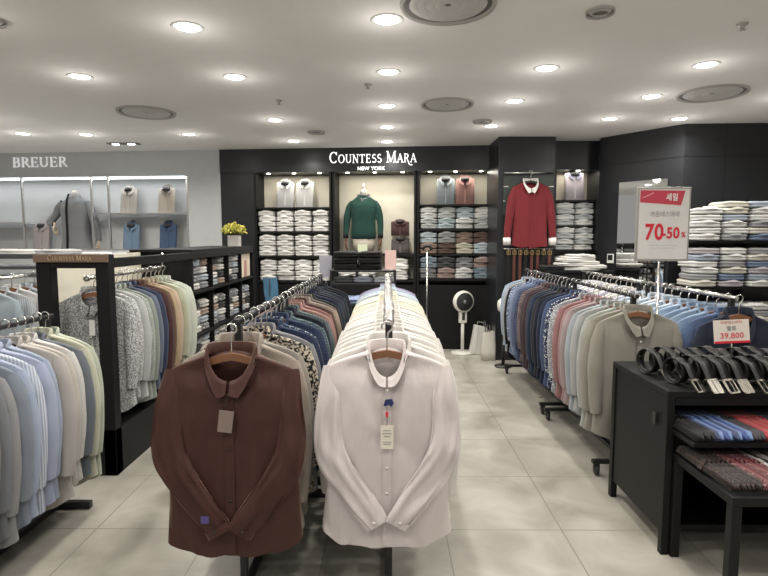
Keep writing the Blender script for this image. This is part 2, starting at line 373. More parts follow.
# ------------------------------------------------------------------ serif lettering
def glyph(ch, mb, x, y, h, dep=.012, sc=None):
    T, t = .125, .06
    def seg(x0, z0, x1, z1, w0, w1=None):
        w1 = w0 if w1 is None else w1
        d = Vector((x1 - x0, z1 - z0)); n = Vector((-d.y, d.x)).normalized()
        mb.prism([(x + (x0 + n.x * w0 / 2) * h, y + (z0 + n.y * w0 / 2) * h), (x + (x1 + n.x * w1 / 2) * h, y + (z1 + n.y * w1 / 2) * h),
                  (x + (x1 - n.x * w1 / 2) * h, y + (z1 - n.y * w1 / 2) * h), (x + (x0 - n.x * w0 / 2) * h, y + (z0 - n.y * w0 / 2) * h)], -dep, 0)
    def ser(cx, z, w=.26): seg(cx - w / 2, z, cx + w / 2, z, .05)
    def arc(cx, cz, rx, rz, a0, a1, n=14, vary=True, th=T):
        pr = None
        for k in range(n + 1):
            a = math.radians(a0 + (a1 - a0) * k / n); p = (cx + rx * math.cos(a), cz + rz * math.sin(a)); w = t + (th - t) * abs(math.cos(a)) if vary else th
            if pr: seg(pr[0], pr[1], p[0], p[1], pr[2], w)
            pr = (*p, w)
    if ch == 'C': arc(.42, .5, .36, .46, 42, 318); seg(.70, .70, .72, .95, .06); return .82
    if ch == 'O': arc(.42, .5, .36, .46, 0, 360, 20); return .88
    if ch == 'U': seg(.14, .97, .14, .35, T); arc(.40, .35, .26, .31, 180, 360, 10); seg(.66, .35, .66, .97, t); ser(.14, .97); ser(.66, .97); return .84
    if ch == 'N': seg(.14, .03, .14, .97, t); seg(.12, .97, .68, .03, T); seg(.68, .03, .68, .97, t); ser(.14, .03); ser(.10, .97, .2); ser(.68, .97); return .86
    if ch == 'T': seg(.02, .95, .68, .95, .07); seg(.35, .95, .35, .03, T); ser(.35, .03, .34); seg(.03, .98, .03, .76, .05); seg(.67, .98, .67, .76, .05); return .74
    if ch == 'E': seg(.15, .03, .15, .97, T); seg(.05, .96, .58, .96, .07); seg(.15, .51, .48, .51, .06); seg(.05, .04, .62, .04, .07); seg(.57, .97, .57, .78, .05); seg(.61, .03, .61, .26, .05); seg(.47, .6, .47, .42, .05); return .70
    if ch == 'S': arc(.32, .73, .21, .22, 35, 270, 12, False, .1); arc(.32, .28, .23, .24, 90, -150, 12, False, .11); return .62
    if ch == 'M': seg(.12, .03, .12, .97, t); seg(.12, .97, .45, .05, T); seg(.45, .05, .80, .97, t); seg(.82, .97, .82, .03, T); ser(.12, .03); ser(.82, .03, .3); ser(.08, .97, .18); ser(.86, .97, .2); return 1.0
    if ch == 'A': seg(.08, .03, .38, 1., t); seg(.38, 1., .70, .03, T); seg(.2, .36, .56, .36, .06); ser(.08, .03); ser(.70, .03, .28); return .80
    if ch in 'RB':
        seg(.15, .03, .15, .97, T); ser(.15, .03); ser(.13, .97, .2)
        arc(.34, .74, .20, .22, 90, -90, 8); seg(.15, .96, .34, .96, .06); seg(.15, .52, .36, .52, .06)
        if ch == 'R': seg(.34, .52, .68, .03, T * .9); ser(.70, .03, .16); return .76
        arc(.36, .28, .24, .24, 90, -90, 8); seg(.15, .04, .36, .04, .06); return .70
    if ch == 'Q': seg(.15, .03, .15, .97, T * .8); ser(.15, .03); ser(.13, .97, .2); arc(.34, .74, .20, .22, 90, -90, 8); seg(.15, .96, .34, .96, .06); seg(.15, .52, .36, .52, .06); seg(.34, .52, .62, .0, T * .8); arc(.95, .0, .34, .30, 190, 300, 8); return .76
    if ch == 'W': seg(.04, .97, .28, .03, T); seg(.28, .03, .5, .9, t); seg(.5, .9, .72, .03, T); seg(.72, .03, .96, .97, t); return 1.0
    if ch == 'Y': seg(.04, .97, .35, .45, T); seg(.35, .45, .66, .97, t); seg(.35, .45, .35, .03, T); return .72
    if ch == 'K': seg(.14, .03, .14, .97, T); seg(.14, .4, .62, .97, t); seg(.3, .55, .68, .03, T); return .76
    return .45
def serif_text(txt, h, sc_small=.8, width=None, dep=.012):
    def lay(fx):
        mb = MB(); x = 0
        for i, ch in enumerate(txt):
            big = ch.isupper(); c = ch.upper()
            if ch == 'q': c = 'Q'
            hh = h if big else h * sc_small
            x += glyph(c, mb, x, 0, hh, dep) * hh + .06 * h
        return mb, x
    mb, w = lay(1)
    if width: mb.v = [(v[0] * width / w, v[1], v[2]) for v in mb.v]
    return mb
def font_mesh(txt, size, ext=.001, bold=0.):
    cu = D.curves.new('txt', 'FONT'); cu.body = txt; cu.size = size; cu.space_character = 1.08; cu.extrude = ext; cu.offset = bold; cu.align_x = 'CENTER'; cu.align_y = 'CENTER'
    o = D.objects.new('txt', cu); C.objects.link(o); bpy.context.view_layer.update()
    me = D.meshes.new_from_object(o.evaluated_get(bpy.context.evaluated_depsgraph_get()))
    D.objects.remove(o); me.transform(Matrix.Rotation(PI / 2, 4, 'X'))
    me.materials.clear()
    return me
sg = thing('store_sign', 'glowing white two-line serif shop sign on the black header above the green sweater', 'sign', wp(1.53, -.022, 2.495), AW)
serif_text('Countess Maqa', .15, .76, 1.17).build('main_lettering', LETTER, sg)
me = font_mesh('NEW YORK', .066, .003, .0012); o = link('small_lettering', me, LETTER, sg, (.56, -.006, -.075))
bs = thing('store_sign', 'silver serif capital letters of the shop sign on the grey wall header', 'sign', wp(-3.05, -.002, 2.50), AW)
serif_text('BREUER', .14, .8, .84).build('main_lettering', simple('silver_letter_glow', (.8, .8, .8), .35, .0, emit=(.9, .9, .9), es=.35), bs)  # faint emission added to brighten the silver letters
# ------------------------------------------------------------------ ceiling fixtures
RING = MB().lathe([(.062, 0), (.075, 0), (.088, -.008), (.092, -.001), (.09, .004)], 28, caps=False).mesh('ring')
LENS = MB().lathe([(.0005, -.003), (.064, -.003), (.064, .0)], 28, caps=True).mesh('lens')
lights = [(-1.14, 3.23, 'over the left rack'), (-1.14, 4.2, ''), (-1.144, 5.69, ''), (-1.16, 6.9, ''), (0, 3.13, ''), (0.01, 4.08, ''), (0, 5.1, ''), (0, 6.05, ''), (0, 6.95, '')]
from_px = [(-2.29, 4.18), (-2.30, 6.45), (-4.08, 5.55), (-4.2, 6.4), (-5.0, 6.6), (-3.5, 6.45), (1.13, 4.0), (1.12, 4.93), (1.12, 6.0), (2.22, 3.93), (2.25, 5.65) , (2.25, 4.78), (2.95, 5.65)]
lights = [(a, b) for a, b, c in lights] + from_px + [(-2.3, 3.0), (-2.3, 1.6), (-1.14, 1.9), (-1.14, .4), (0, 1.9), (0, .4), (1.13, 2.4), (1.13, .6), (2.25, 2.2), (2.25, .6), (-3.8, 3.6), (-3.8, 1.8), (3.5, 3.4), (3.5, 1.6), (-5.2, 4.4), (3.4, 4.8), (0, -1.2), (-2.2, -1.2), (2.2, -1.2)]
def lightlabel(x, y):
    col = 'far left' if x < -3 else 'left' if x < -1.7 else 'left centre' if x < -.5 else 'centre' if x < .5 else 'right centre' if x < 1.7 else 'right'
    return col
rowcount = {}
for (x, y) in sorted(lights, key=lambda p: p[1]):
    c_ = lightlabel(x, y)
    k = rowcount.get(c_, 0); rowcount[c_] = k + 1
    t = thing('downlight', 'round recessed ceiling downlight, %s from the front in the %s row' % (ordn(k), c_), 'ceiling light', (x, y, 2.699), 0, 'recessed ceiling downlights')
    link('trim_ring', RING, WHITE, t); link('lens', LENS, GLOW, t)
    L = D.lights.new('lamp', 'AREA'); L.shape = 'DISK'; L.size = .12; L.energy = LE; L.color = (1, .955, .88); L.spread = math.radians(150)
    lo = D.objects.new('lamp', L); C.objects.link(lo); lo.location = (0, 0, -.02); lo.parent = t
    P_ = D.lights.new('halo_fill', 'POINT'); P_.shadow_soft_size = .06; P_.energy = 1.1; P_.color = (1, .96, .9)  # added fill point, puts a soft halo on the ceiling round each downlight
    po = D.objects.new('halo_fill', P_); C.objects.link(po); po.location = (0, 0, -.16); po.parent = t
def vent(x, y, r, lab, n=4):
    t = thing('ceiling_vent', lab, 'ceiling vent', (x, y, 2.699))
    MB().lathe([(r, .002), (r * .97, -.018), (r * .90, -.006), (r * .88, 0)], 48, caps=False).build('outer_ring', simple('vent_metal', (.42, .41, .39), .5), t)
    for k in range(n):
        rr = r * (.82 - .17 * k); MB().lathe([(rr, -.001), (rr - .02, -.016), (rr - .05 * r / .2, -.004)], 48, caps=False).build('louvre_ring', simple('vent_light', (.55, .54, .52), .5), t)
    MB().lathe([(.0005, -.0045), (r * .9, -.0045), (r * .9, -.001)], 40).build('backing', simple('vent_dark', (.16, .155, .15), .7), t)
vent(-2.3, 5.33, .27, 'round slotted ceiling vent above the grey wall side')
vent(.314, 2.93, .25, 'round slotted ceiling vent nearest the camera, over the white shirts')
vent(.54, 5.03, .24, 'round slotted ceiling vent in the middle of the ceiling')
vent(2.70, 4.67, .27, 'round slotted ceiling vent above the right hand racks')
vent(-2.20, 3.12, .085, 'small round ceiling vent at the upper left of the view', 1)
vent(1.13, 3.02, .075, 'small dark round ceiling speaker at the upper right', 1)
vent(-.8, 6.3, .10, 'small round ceiling vent near the back wall', 1)
vent(.98, 5.75, .10, 'small round ceiling vent near the back wall by the column', 1)
for k, (x, y) in enumerate(((2.0, 3.2), (-.95, 4.9), (-.15, 4.4))):
    t = MB().lathe([(.03, .001), (.028, -.006), (.012, -.01), (.010, -.03), (.02, -.034), (.0005, -.036)], 14).build('sprinkler_head', STEEL, None, (x, y, 2.699))
    tag(t, 'small ceiling sprinkler head ' + ('on the right side', 'left of the centre light row', 'beside the centre light row')[k], 'sprinkler')
t = thing('track_spotlight', 'twin spotlight fitting in the ceiling before the grey wall', 'ceiling light', (-3.35, 7.05, 2.699))
MB().box(-.2, .2, -.05, .05, -.012, 0).build('housing', simple('vent_dark', (.1, .1, .1), .5), t)
for sx in (-.1, .1): MB().lathe([(.0005, -.016), (.04, -.016), (.045, -.012)], 18, c=(sx, 0, 0)).build('lens', GLOW, t)
# ------------------------------------------------------------------ wall bays
FS = []
def folded_mesh(seed, w=.245, d=.30, h=.066):
    mb = MB()
    rows = []
    n = 28
    for i, (k, zz) in enumerate([(.0, 0.), (.80, 0.), (.96, .10), (1.0, .28), (.955, .44), (.95, .5), (1.0, .62), (.99, .80), (.90, .95), (.6, 1.02), (0., 1.03)]):
        row = []
        for j in range(n):
            a = 2 * PI * j / n; ca, sa = math.cos(a), math.sin(a); e = .35
            x = w / 2 * k * math.copysign(abs(ca) ** e, ca); y = d / 2 * k * math.copysign(abs(sa) ** e, sa)
            z = h * zz + noise.noise(Vector((x * 12 + seed, y * 9, zz * 2))) * .012 * min(1, zz * 2)
            x += noise.noise(Vector((zz * 3 + seed, y * 8, 1))) * .008
            row.append((x, y + d / 2, z))
        rows.append(row)
    mb.quadgrid(rows)
    return mb.mesh('folded_body')
def folded_collar(h=.066):
    mb = MB(); rows = []
    for i in range(17):
        a = PI + PI * i / 16; r = .055
        x, y = r * 1.1 * math.cos(a), .055 + r * math.sin(a) * .9
        rows.append([(x * .85, y * .9 + .008, h * .92), (x * .9, y, h * 1.22), (x * 1.12, y - .006, h * 1.05), (x * 1.3, y - .018, h * .8)])
    return mb.quadgrid(rows, closed=False).mesh('folded_collar')
FB = [folded_mesh(k * 3.7) for k in range(4)]; FC = folded_collar()
FD = MB().lathe([(.0005, .090), (.036, .088), (.042, .060)], 14, c=(0, .045, 0)).mesh('gap_shade')
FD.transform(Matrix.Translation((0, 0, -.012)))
GAP_SHADE = simple('gap_shade_dark', (.03, .03, .03), .6)  # dark plug paints the shade in the collar openings of the stacks
fcount = [0]
def folded(loc, mat, label, group, rotz=0., sc=(1, 1, 1), collar=True, cmat=None):
    fcount[0] += 1
    t = thing('folded_shirt', label, 'folded shirt', loc, rotz + R.uniform(-.10, .10), group); t.scale = sc
    link('folded_body', FB[fcount[0] % 4], mat, t)
    if collar: link('collar', FC, cmat or mat, t); link('collar_gap_shade', FD, GAP_SHADE, t)
    return t
fW = [('white', fabric((.78, .77, .74))), ('off-white', fabric((.70, .69, .65))), ('pale grey', fabric((.60, .60, .60)))]
def stacks(origin, ds, n, per, z, pal, where, group, rot, h=.072, s0=.13, out=.0):
    for i in range(n):
        for k in range(per):
            nm, m = pal(i, k)
            p = origin(s0 + ds * i + R.uniform(-.006, .006), out + R.uniform(-.022, .014), z + h * k)
            folded(p, m, '%s folded shirt, %s up, %s stack, %s' % (nm, ORD[k], ORD[i], where), group, rot, (1, 1, h / .069), collar=True)
def bay(s0, s1, zs, label, base_top=.90, back=CREAM, y1=.38, niche=1.9):
    t = thing('shelf_unit', label, 'shelf unit', wp(s0, 0, 0), AW)
    w = s1 - s0
    MB().box(.03, w - .03, y1 - .02, y1, base_top, 2.38).build('back_panel', back, t)
    MB().box(0, .03, .0, y1, 0, 2.383).build('side_panel', BLACK, t); MB().box(w - .03, w, .0, y1, 0, 2.383).build('side_panel', BLACK, t)
    for z in zs: bevel(MB().box(.03, w - .03, .005, y1 - .02, z - .028, z).build('shelf', BLACK, t), .003)
    MB().box(.03, w - .03, .02, y1 - .02, 0, base_top - .03).build('base_cabinet', BLACK, t)
    for k in range(3):
        x = w * (k + .5) / 3
        MB().lathe([(.0005, 2.378), (.022, 2.378), (.028, 2.381)], 14, c=(x, .10, 0)).build('spot_lens', GLOW, t)
    L = D.lights.new('strip', 'AREA'); L.shape = 'RECTANGLE'; L.size = w * .8; L.size_y = .08; L.energy = 3.5; L.color = (1, .93, .80)
    lo = D.objects.new('strip', L); C.objects.link(lo); lo.parent = t; lo.location = (w / 2, .12, 2.37)
    return t
bay(.47, 1.545, (1.918, 1.585, 1.25, .91), 'black wall shelf unit filled with stacks of white folded shirts')
bay(1.56, 2.69, (1.285, .93), 'black framed cream niche behind the green sweater mannequin')
bay(2.70, 3.715, (1.945, 1.62, 1.288, .955), 'black wall shelf unit with grey and coloured folded shirts left of the column')
for q, (z, wh) in enumerate(((1.585, 'top'), (1.25, 'middle'), (.91, 'bottom'))):
    stacks(lambda s, y, z: wp(.5 + s, y + .02, z), .253, 4, 4, z, lambda i, k: fW[R.choice((0, 0, 0, 1))], '%s shelf of white shirt unit' % wh, 'white folded shirts on the wall shelf unit', AW)
pal3 = {0: [('pale grey', (.50, .53, .52)), ('white', (.7, .7, .68)), ('mist blue', (.45, .55, .58))], 1: [('taupe', (.35, .25, .20)), ('pale blue', (.5, .58, .62)), ('brown', (.22, .14, .11)), ('grey', (.36, .37, .36)), ('cream', (.6, .56, .45))], 2: [('grey', (.3, .3, .31)), ('blue-grey', (.25, .32, .38)), ('dusty pink', (.45, .33, .30)), ('charcoal', (.12, .12, .13)), ('white', (.65, .65, .63))]}
for q, (z, wh) in enumerate(((1.62, 'top'), (1.288, 'middle'), (.955, 'bottom'))):
    def p3(i, k, q=q):
        c = pal3[q][(i * 2 + (k // 2)) % len(pal3[q])]; return c[0], fabric(c[1])
    stacks(lambda s, y, z: wp(2.725 + s, y + .02, z), .240, 4, 4, z, p3, '%s shelf left of the column' % wh, 'folded shirts on the shelf unit left of the column', AW)
stacks(lambda s, y, z: wp(2.33 + s, y + .02, z), .25, 1, 4, .93, lambda i, k: fW[k % 2], 'shelf below green sweater niche, right side', 'folded shirts under the niche', AW)
stacks(lambda s, y, z: wp(1.62 + s, y + .02, z), .255, 2, 4, .93, lambda i, k: fW[k % 2], 'shelf below green sweater niche, left side', 'folded shirts under the niche', AW)
# small bay right of the column
t = thing('shelf_unit', 'narrow black shelf unit between the column and the angled wall', 'shelf unit', (2.12, 6.92, 0))
MB().box(.0, .5, .33, .35, .9, 2.35).build('back_panel', CREAM, t)
for z in (1.975, 1.655, 1.345, .98): bevel(MB().box(0, .5, .0, .33, z - .028, z).build('shelf', BLACK, t), .003)
MB().box(0, .5, .01, .33, 0, .90).build('base_cabinet', BLACK, t)
MB().lathe([(.0005, 2.345), (.022, 2.345), (.028, 2.349)], 14, c=(.3, .1, 0)).build('spot_lens', GLOW, t)
L = D.lights.new('strip', 'AREA'); L.size = .3; L.energy = 1.8; L.color = (1, .93, .80); lo = D.objects.new('strip', L); C.objects.link(lo); lo.parent = t; lo.location = (.25, .12, 2.33)
for q, (z, wh) in enumerate(((1.655, 'top'), (1.345, 'middle'), (.98, 'bottom'))):
    stacks(lambda s, y, z: (2.12 + s, 6.93 + y, z), .25, 2, 4, z, lambda i, k: [('pale grey', fabric((.55, .57, .57))), ('white', fabric((.72, .72, .7)))][(i + k) % 2] if True else 0, '%s shelf right of the column' % wh, 'folded shirts right of the column', 0)
# upright display shirts
def disp_body():
    rows = []
    for z, w, d in [(0, .118, .016), (.004, .124, .02), (.25, .124, .022), (.335, .124, .022), (.348, .114, .020), (.36, .07, .016)]:
        rows.append([(w * math.copysign(abs(math.cos(a)) ** .4, math.cos(a)), d * math.copysign(abs(math.sin(a)) ** .5, math.sin(a)) + noise.noise(Vector((z * 14, a, 2))) * .003, z) for a in [2 * PI * k / 28 for k in range(28)]])
    return MB().quadgrid(rows, cap0=True, cap1=True).mesh('display_body')
DB = disp_body()
dcm = MB(); rows = []
for i in range(21):
    a = -PI / 2 + .2 + (2 * PI - .4) * i / 20; ca, sa = math.cos(a), math.sin(a)
    tip = .028 * max(0, 1 - min(i, 20 - i) / 4.)
    zt = .356 + .045 * sa
    rows.append([(ca * .066, sa * .03 - .008, zt - .03), (ca * .070, sa * .032 - .008, zt + .018), (ca * .086, sa * .04 - .014, zt - .035 - tip)])
DC = dcm.quadgrid(rows, closed=False).mesh('display_collar')
DN = MB().lathe([(.0005, .03), (.058, .026), (.062, -.02)], 20, c=(0, -.008, .335)).mesh('neck_hole_shade')
DPL = MB().box(-.012, .012, -.028, -.02, .02, .33).mesh('display_placket')
def display(loc, mat, label, rotz, cm=None, tilt=-.12, group=None):
    t = thing('display_shirt', label, 'folded shirt', loc, rotz, group); t.rotation_euler = (tilt, 0, rotz)
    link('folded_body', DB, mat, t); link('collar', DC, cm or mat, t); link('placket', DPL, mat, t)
    link('neck_hole_shade', DN, simple('neck_hole_dark', (.03, .03, .035), .6), t)  # dark cap paints the shaded hollow inside the collar
    return t
display(wp(.86, .16, 1.92), fabric((.62, .62, .63)), 'pale grey display shirt standing left in the white shirt unit', AW)
display(wp(1.14, .16, 1.92), fabric((.66, .66, .64)), 'white display shirt standing right in the white shirt unit', AW)
display(wp(3.08, .16, 1.947), fabric((.45, .50, .53), 'check', (.2, .25, .3)), 'blue-grey checked display shirt standing left of the pink one', AW)
display(wp(3.34, .16, 1.947), fabric((.50, .27, .24)), 'dusty pink display shirt standing right of the checked one', AW)
display((2.40, 7.06, 1.977), fabric((.62, .56, .62)), 'pale lilac display shirt with dark collar right of the column', 0, fabric((.3, .3, .42)))
display(wp(-1.43, .14, 1.852), fabric((.55, .50, .44)), 'beige display shirt on the upper left grey wall shelf', AW)
display(wp(-.86, .14, 1.852), fabric((.56, .50, .42)), 'tan and white display shirt on the upper right grey wall shelf', AW, fabric((.35, .3, .26)))
display(wp(-1.41, .14, 1.342), fabric((.22, .34, .47)), 'mid blue display shirt on the lower left grey wall shelf', AW)
display(wp(-.86, .14, 1.342), fabric((.10, .18, .33)), 'dark blue display shirt on the lower right grey wall shelf', AW)
display(wp(-2.80, .14, 1.342), fabric((.55, .50, .49), 'stripe', (.42, .37, .38)), 'pinkish striped display shirt beside the grey jacket mannequin', AW)
for k, (z, c, nm) in enumerate(((1.53, (.18, .09, .09), 'maroon'), (1.29, (.25, .22, .22), 'grey-brown'))):
    # overlapping pair leaning in the niche
    o = display(wp(2.47, .13 - .05 * (1 - k), z), fabric(c), nm + ' display shirt in the niche right of the green sweater' + (', upper one' if k == 0 else ', lower one'), AW, tilt=-.1)
    o.scale = (1, 1, .55)
s_ = thing('display_block', 'cream display block under the maroon shirt in the niche', 'display block', wp(2.47, .20, 1.287), AW)
MB().box(-.11, .11, -.03, .1, 0, .24).build('block', CREAM, s_)
# grey wall fittings
def chrome_post(s, lab):
    t = MB().box(-.014, .014, -.014, .014, 0, 1.03).build('chrome_upright', CHROME, None, wp(s, .02, 1.327), AW); bevel(t, .003)
    tag(t, lab, 'shelf post')
chrome_post(-2.95, 'chrome upright left of the grey jacket mannequin'); chrome_post(-1.898, 'chrome upright just right of the grey jacket mannequin'); chrome_post(-1.645, 'chrome upright beside the beige display shirts'); chrome_post(-.49, 'chrome upright at the right end of the grey wall niche')
def glass_shelf(s0, s1, z, lab):
    t = thing('display_shelf', lab, 'shelf', wp(s0, 0, z), AW)
    MB().box(0, s1 - s0, .03, .3, -.012, 0).build('shelf_board', simple('lit_shelf', (.8, .82, .82), .3), t)
    MB().box(0, s1 - s0, .015, .03, -.014, .004).build('front_edge', CHROME, t)
glass_shelf(-1.88, -.51, 1.85, 'white upper shelf in the right of the grey wall niche'); glass_shelf(-1.88, -.51, 1.34, 'white lower shelf in the right of the grey wall niche')
glass_shelf(-2.93, -1.92, 1.34, 'white shelf under the grey jacket mannequin'); glass_shelf(-4.5, -2.97, 1.72, 'white shelf at the far left of the grey wall niche')
t = MB().box(0, 4.0, 0, .03, 0, .025).build('light_strip', simple('led_strip', (1, 1, 1), .5, emit=(.92, .97, 1), es=3), None, wp(-4.5, .05, 2.33), AW); tag(t, 'long white light strip along the top of the grey wall niche', 'light')
L = D.lights.new('strip', 'AREA'); L.shape = 'RECTANGLE'; L.size = 3.9; L.size_y = .06; L.energy = 8; L.color = (.93, .97, 1); lo = D.objects.new('strip', L); C.objects.link(lo); lo.location = wp(-2.5, .1, 2.32); lo.rotation_euler = (0, 0, AW)
# ------------------------------------------------------------------ mannequins
SKIN = simple('mannequin_skin', (.16, .07, .04), .4)
def hand_mesh(sg=1, L=.17):
    mb = MB()
    mb.tube([(0, 0, .02), (0, 0, -.02), (0, -.002, -.05), (0, -.004, -.085)], [(.020, .018), (.022, .016), (.034, .015), (.036, .013)], 12, ref=(1, 0, 0))
    mb2 = [mb]
    for k, (dy, ln) in enumerate(((-.027, .062), (-.009, .072), (.009, .068), (.026, .052))):
        mb.tube([(0, dy, -.075), (-.004 * sg, dy * 1.05, -.085 - ln * .45), (-.016 * sg, dy * 1.08, -.085 - ln * .8), (-.028 * sg, dy * 1.05, -.085 - ln)], [.0092, .0088, .008, .006], 8, ref=(1, 0, 0))
    mb.tube([(0, -.025, -.035), (-.01 * sg, -.045, -.06), (-.014 * sg, -.052, -.09), (-.018 * sg, -.050, -.105)], [.011, .011, .0095, .007], 8, ref=(1, 0, 0))
    return mb
def torso_rows(prof, seed, n=40, amp=.006):
    rows = []
    for z, w, d, yo in prof:
        rows.append([(w * math.copysign(abs(math.cos(a)) ** .85, math.cos(a)) + noise.noise(Vector((z * 8, a * 2, seed))) * amp, yo + d * math.copysign(abs(math.sin(a)) ** .9, math.sin(a)) + noise.noise(Vector((math.cos(a) * 3, z * 14, seed))) * amp * 1.3, z) for a in [2 * PI * k / n for k in range(n)]])
    return rows
def interp_prof(p, m=4):
    out = []
    for a, b in zip(p, p[1:]):
        for k in range(m): out.append(tuple(a[i] + (b[i] - a[i]) * k / m for i in range(4)))
    out.append(p[-1]); return out
GREEN = fabric((.025, .13, .105), bump=.5)
t = thing('mannequin', 'headless mannequin in a green sweater over a dark shirt in the cream niche', 'mannequin', wp(1.965, .13, 1.287), AW)
tor = MB().quadgrid(torso_rows([(0, .12, .08, 0), (.12, .15, .10, 0), (.2, .16, .10, 0)], 3), True, True, True, True).build('torso', simple('mannequin_ivory', (.42, .38, .31), .6), t)
sp = interp_prof([(.215, .150, .095, 0), (.235, .170, .112, 0), (.27, .176, .118, 0), (.42, .165, .110, 0), (.58, .180, .115, 0), (.66, .188, .100, 0), (.715, .172, .075, .005), (.755, .118, .062, .01), (.79, .066, .056, .01)])
MB().quadgrid(torso_rows(sp, 1)).build('sweater_body', GREEN, t)
MB().quadgrid(torso_rows([(.19, .15, .095, 0), (.2, .155, .1, 0), (.24, .15, .095, 0)], 6)).build('shirt_hem', fabric((.03, .04, .07)), t)
MB().quadgrid(torso_rows([(.205, .158, .102, 0), (.213, .172, .114, 0), (.235, .172, .114, 0)], 5)).build('sweater_waistband', fabric((.02, .10, .08), 'stripe', (.015, .07, .06)), t)
for sg in (-1, 1):
    pa = [(.150, 0, .705), (.192, 0, .63), (.218, -.01, .52), (.235, -.02, .38), (.236, -.05, .26)]
    sleeve_mesh(sg, pa, [(.032, .045), (.046, .060), (.050, .056), (.045, .048), (.036, .038)], seed=sg, amp=.014).build('sweater_sleeve', GREEN, t)
    c = MB().tube([(sg * .240, -.048, .275), (sg * .238, -.058, .215)], .037, 16, ref=(0, 1, 0)).build('shirt_cuff', fabric((.03, .04, .07)), t)
    h = hand_mesh(sg).build('hand', SKIN, t, (sg * .238, -.058, .20))
link('shirt_collar', collar_mesh(drop=.06, stand=.03).mesh('c'), fabric((.28, .27, .30), 'spots', (.1, .1, .14)), t, (0, 0, .775))
MB().lathe([(.05, .77), (.048, .83), (.05, .845), (.044, .86), (.02, .868), (.018, .89), (.024, .90), (.014, .925), (.014, .95), (.0005, .955)], 20, c=(0, .008, 0)).build('neck_cap', simple('neck_silver', (.7, .68, .64), .35, .4), t)
MB().lathe([(.06, 0), (.065, .01), (.02, .02), (.015, .03)], 20).build('stand_base', STEEL, t)
o = MB().box(-.065, .065, 0, .004, 0, .13).build('shop_card', simple('pale_green_card', (.62, .68, .5), .6), None, wp(1.97, -.03, 1.287), AW); tag(o, 'small pale green card standing below the green sweater', 'card')
# grey jacket mannequin
GJ = fabric((.30, .31, .32)); t = thing('mannequin', 'headless mannequin in a grey zip jacket in the grey wall niche', 'mannequin', wp(-2.26, .17, 1.342), AW)
sp = interp_prof([(0, .235, .12, 0), (.05, .225, .12, 0), (.25, .185, .115, 0), (.45, .205, .12, 0), (.60, .22, .115, 0), (.68, .18, .095, .005), (.72, .12, .075, .01), (.75, .075, .06, .01)])
MB().quadgrid(torso_rows(sp, 8, amp=.012)).build('jacket_body', GJ, t)
MB().quadgrid(torso_rows([(.72, .078, .062, .01), (.76, .072, .06, .01), (.80, .068, .055, .01), (.81, .055, .045, .01)], 8)).build('jacket_collar', fabric((.42, .41, .40)), t)
MB().lathe([(.05, .76), (.05, .82), (.03, .84), (.0005, .845)], 20, c=(0, .01, 0)).build('neck_cap', simple('mannequin_ivory', (.6, .56, .48), .6), t)
MB().tube([(-.045, -.065, .79), (-.055, -.10, .70), (-.05, -.135, .55), (-.05, -.13, .25), (-.06, -.135, .0)], [(.016, .01)] * 5, 8).build('zip_strip', fabric((.03, .03, .035)), t)
for sg, pa in ((-1, [(.18, 0, .67), (.25, 0, .58), (.31, -.01, .48), (.36, -.05, .38), (.28, -.09, .36)]), (1, [(.18, 0, .67), (.24, 0, .55), (.29, 0, .38), (.34, -.01, .24), (.355, -.03, .12)])):
    sleeve_mesh(sg, pa, [(.05, .055), (.06, .06), (.055, .055), (.048, .048), (.036, .036)], seed=sg + 4, amp=.015).build('jacket_sleeve', GJ, t)
hand_mesh(-1).build('hand', simple('mannequin_ivory2', (.6, .5, .38), .5), t, (-.265, -.09, .36))
hand_mesh(1).build('hand', MATS['mannequin_ivory2'], t, (.357, -.035, .11))
# ------------------------------------------------------------------ red shirt on the column
cb = thing('hanging_bar', 'slim steel bar across the black column above the red shirt', 'bar', (1.69, 6.60, 2.272))
MB().tube([(-.29, 0, 0), (.29, 0, 0)], .010, 10).build('bar', CHROME, cb)
for sx in (-.27, .27): MB().tube([(sx, 0, 0), (sx, .03, 0)], .008, 8, ref=(1, 0, 0)).build('bracket', CHROME, cb)
MB().box(-.30, .30, .0, .02, -.50, -.04).build('slat_panel', simple('slat_panel', (.03, .04, .035), .4), cb)
for z in (-.16, -.33):
    for sx in (-.27, .27): MB().box(sx - .03, sx + .03, -.004, 0, z - .006, z + .006).build('slat_rail', CHROME, cb)
hanger((1.70, 6.55, 2.18), 'dark hanger holding the red shirt on the column', 'column hanger', 0, dark=True, wood=False)
REDF = fabric((.33, .02, .035)); WF = fabric((.75, .73, .70))
t = thing('dress_shirt', 'dark red long-sleeved shirt with white collar and cuffs on the black column', 'shirt', (1.70, 6.55, 2.17))
body_mesh(9, L=.78, W=.84, hem=.02, nu=48).build('torso', REDF, t)
for sg in (-1, 1):
    pa = [(.175, 0, -.07), (.215, -.01, -.2), (.242, -.02, -.38), (.262, -.02, -.56), (.268, -.02, -.67)]; ra = [(.028, .014), (.055, .035), (.050, .035), (.045, .032), (.042, .03)]
    sleeve_mesh(sg, pa, ra, 3).build('sleeve', REDF, t)
    MB().tube([(sg * .272, -.02, -.665), (sg * .270, -.02, -.755)], [(.046, .033)] * 2, 16).build('cuff', WF, t)
link('collar', RC, WF, t); link('placket', PLK, REDF, t)
for k in range(5): link('button', btn, simple('dark_button', (.1, .01, .02), .4), t, (0, -.066, -.17 - .11 * k))
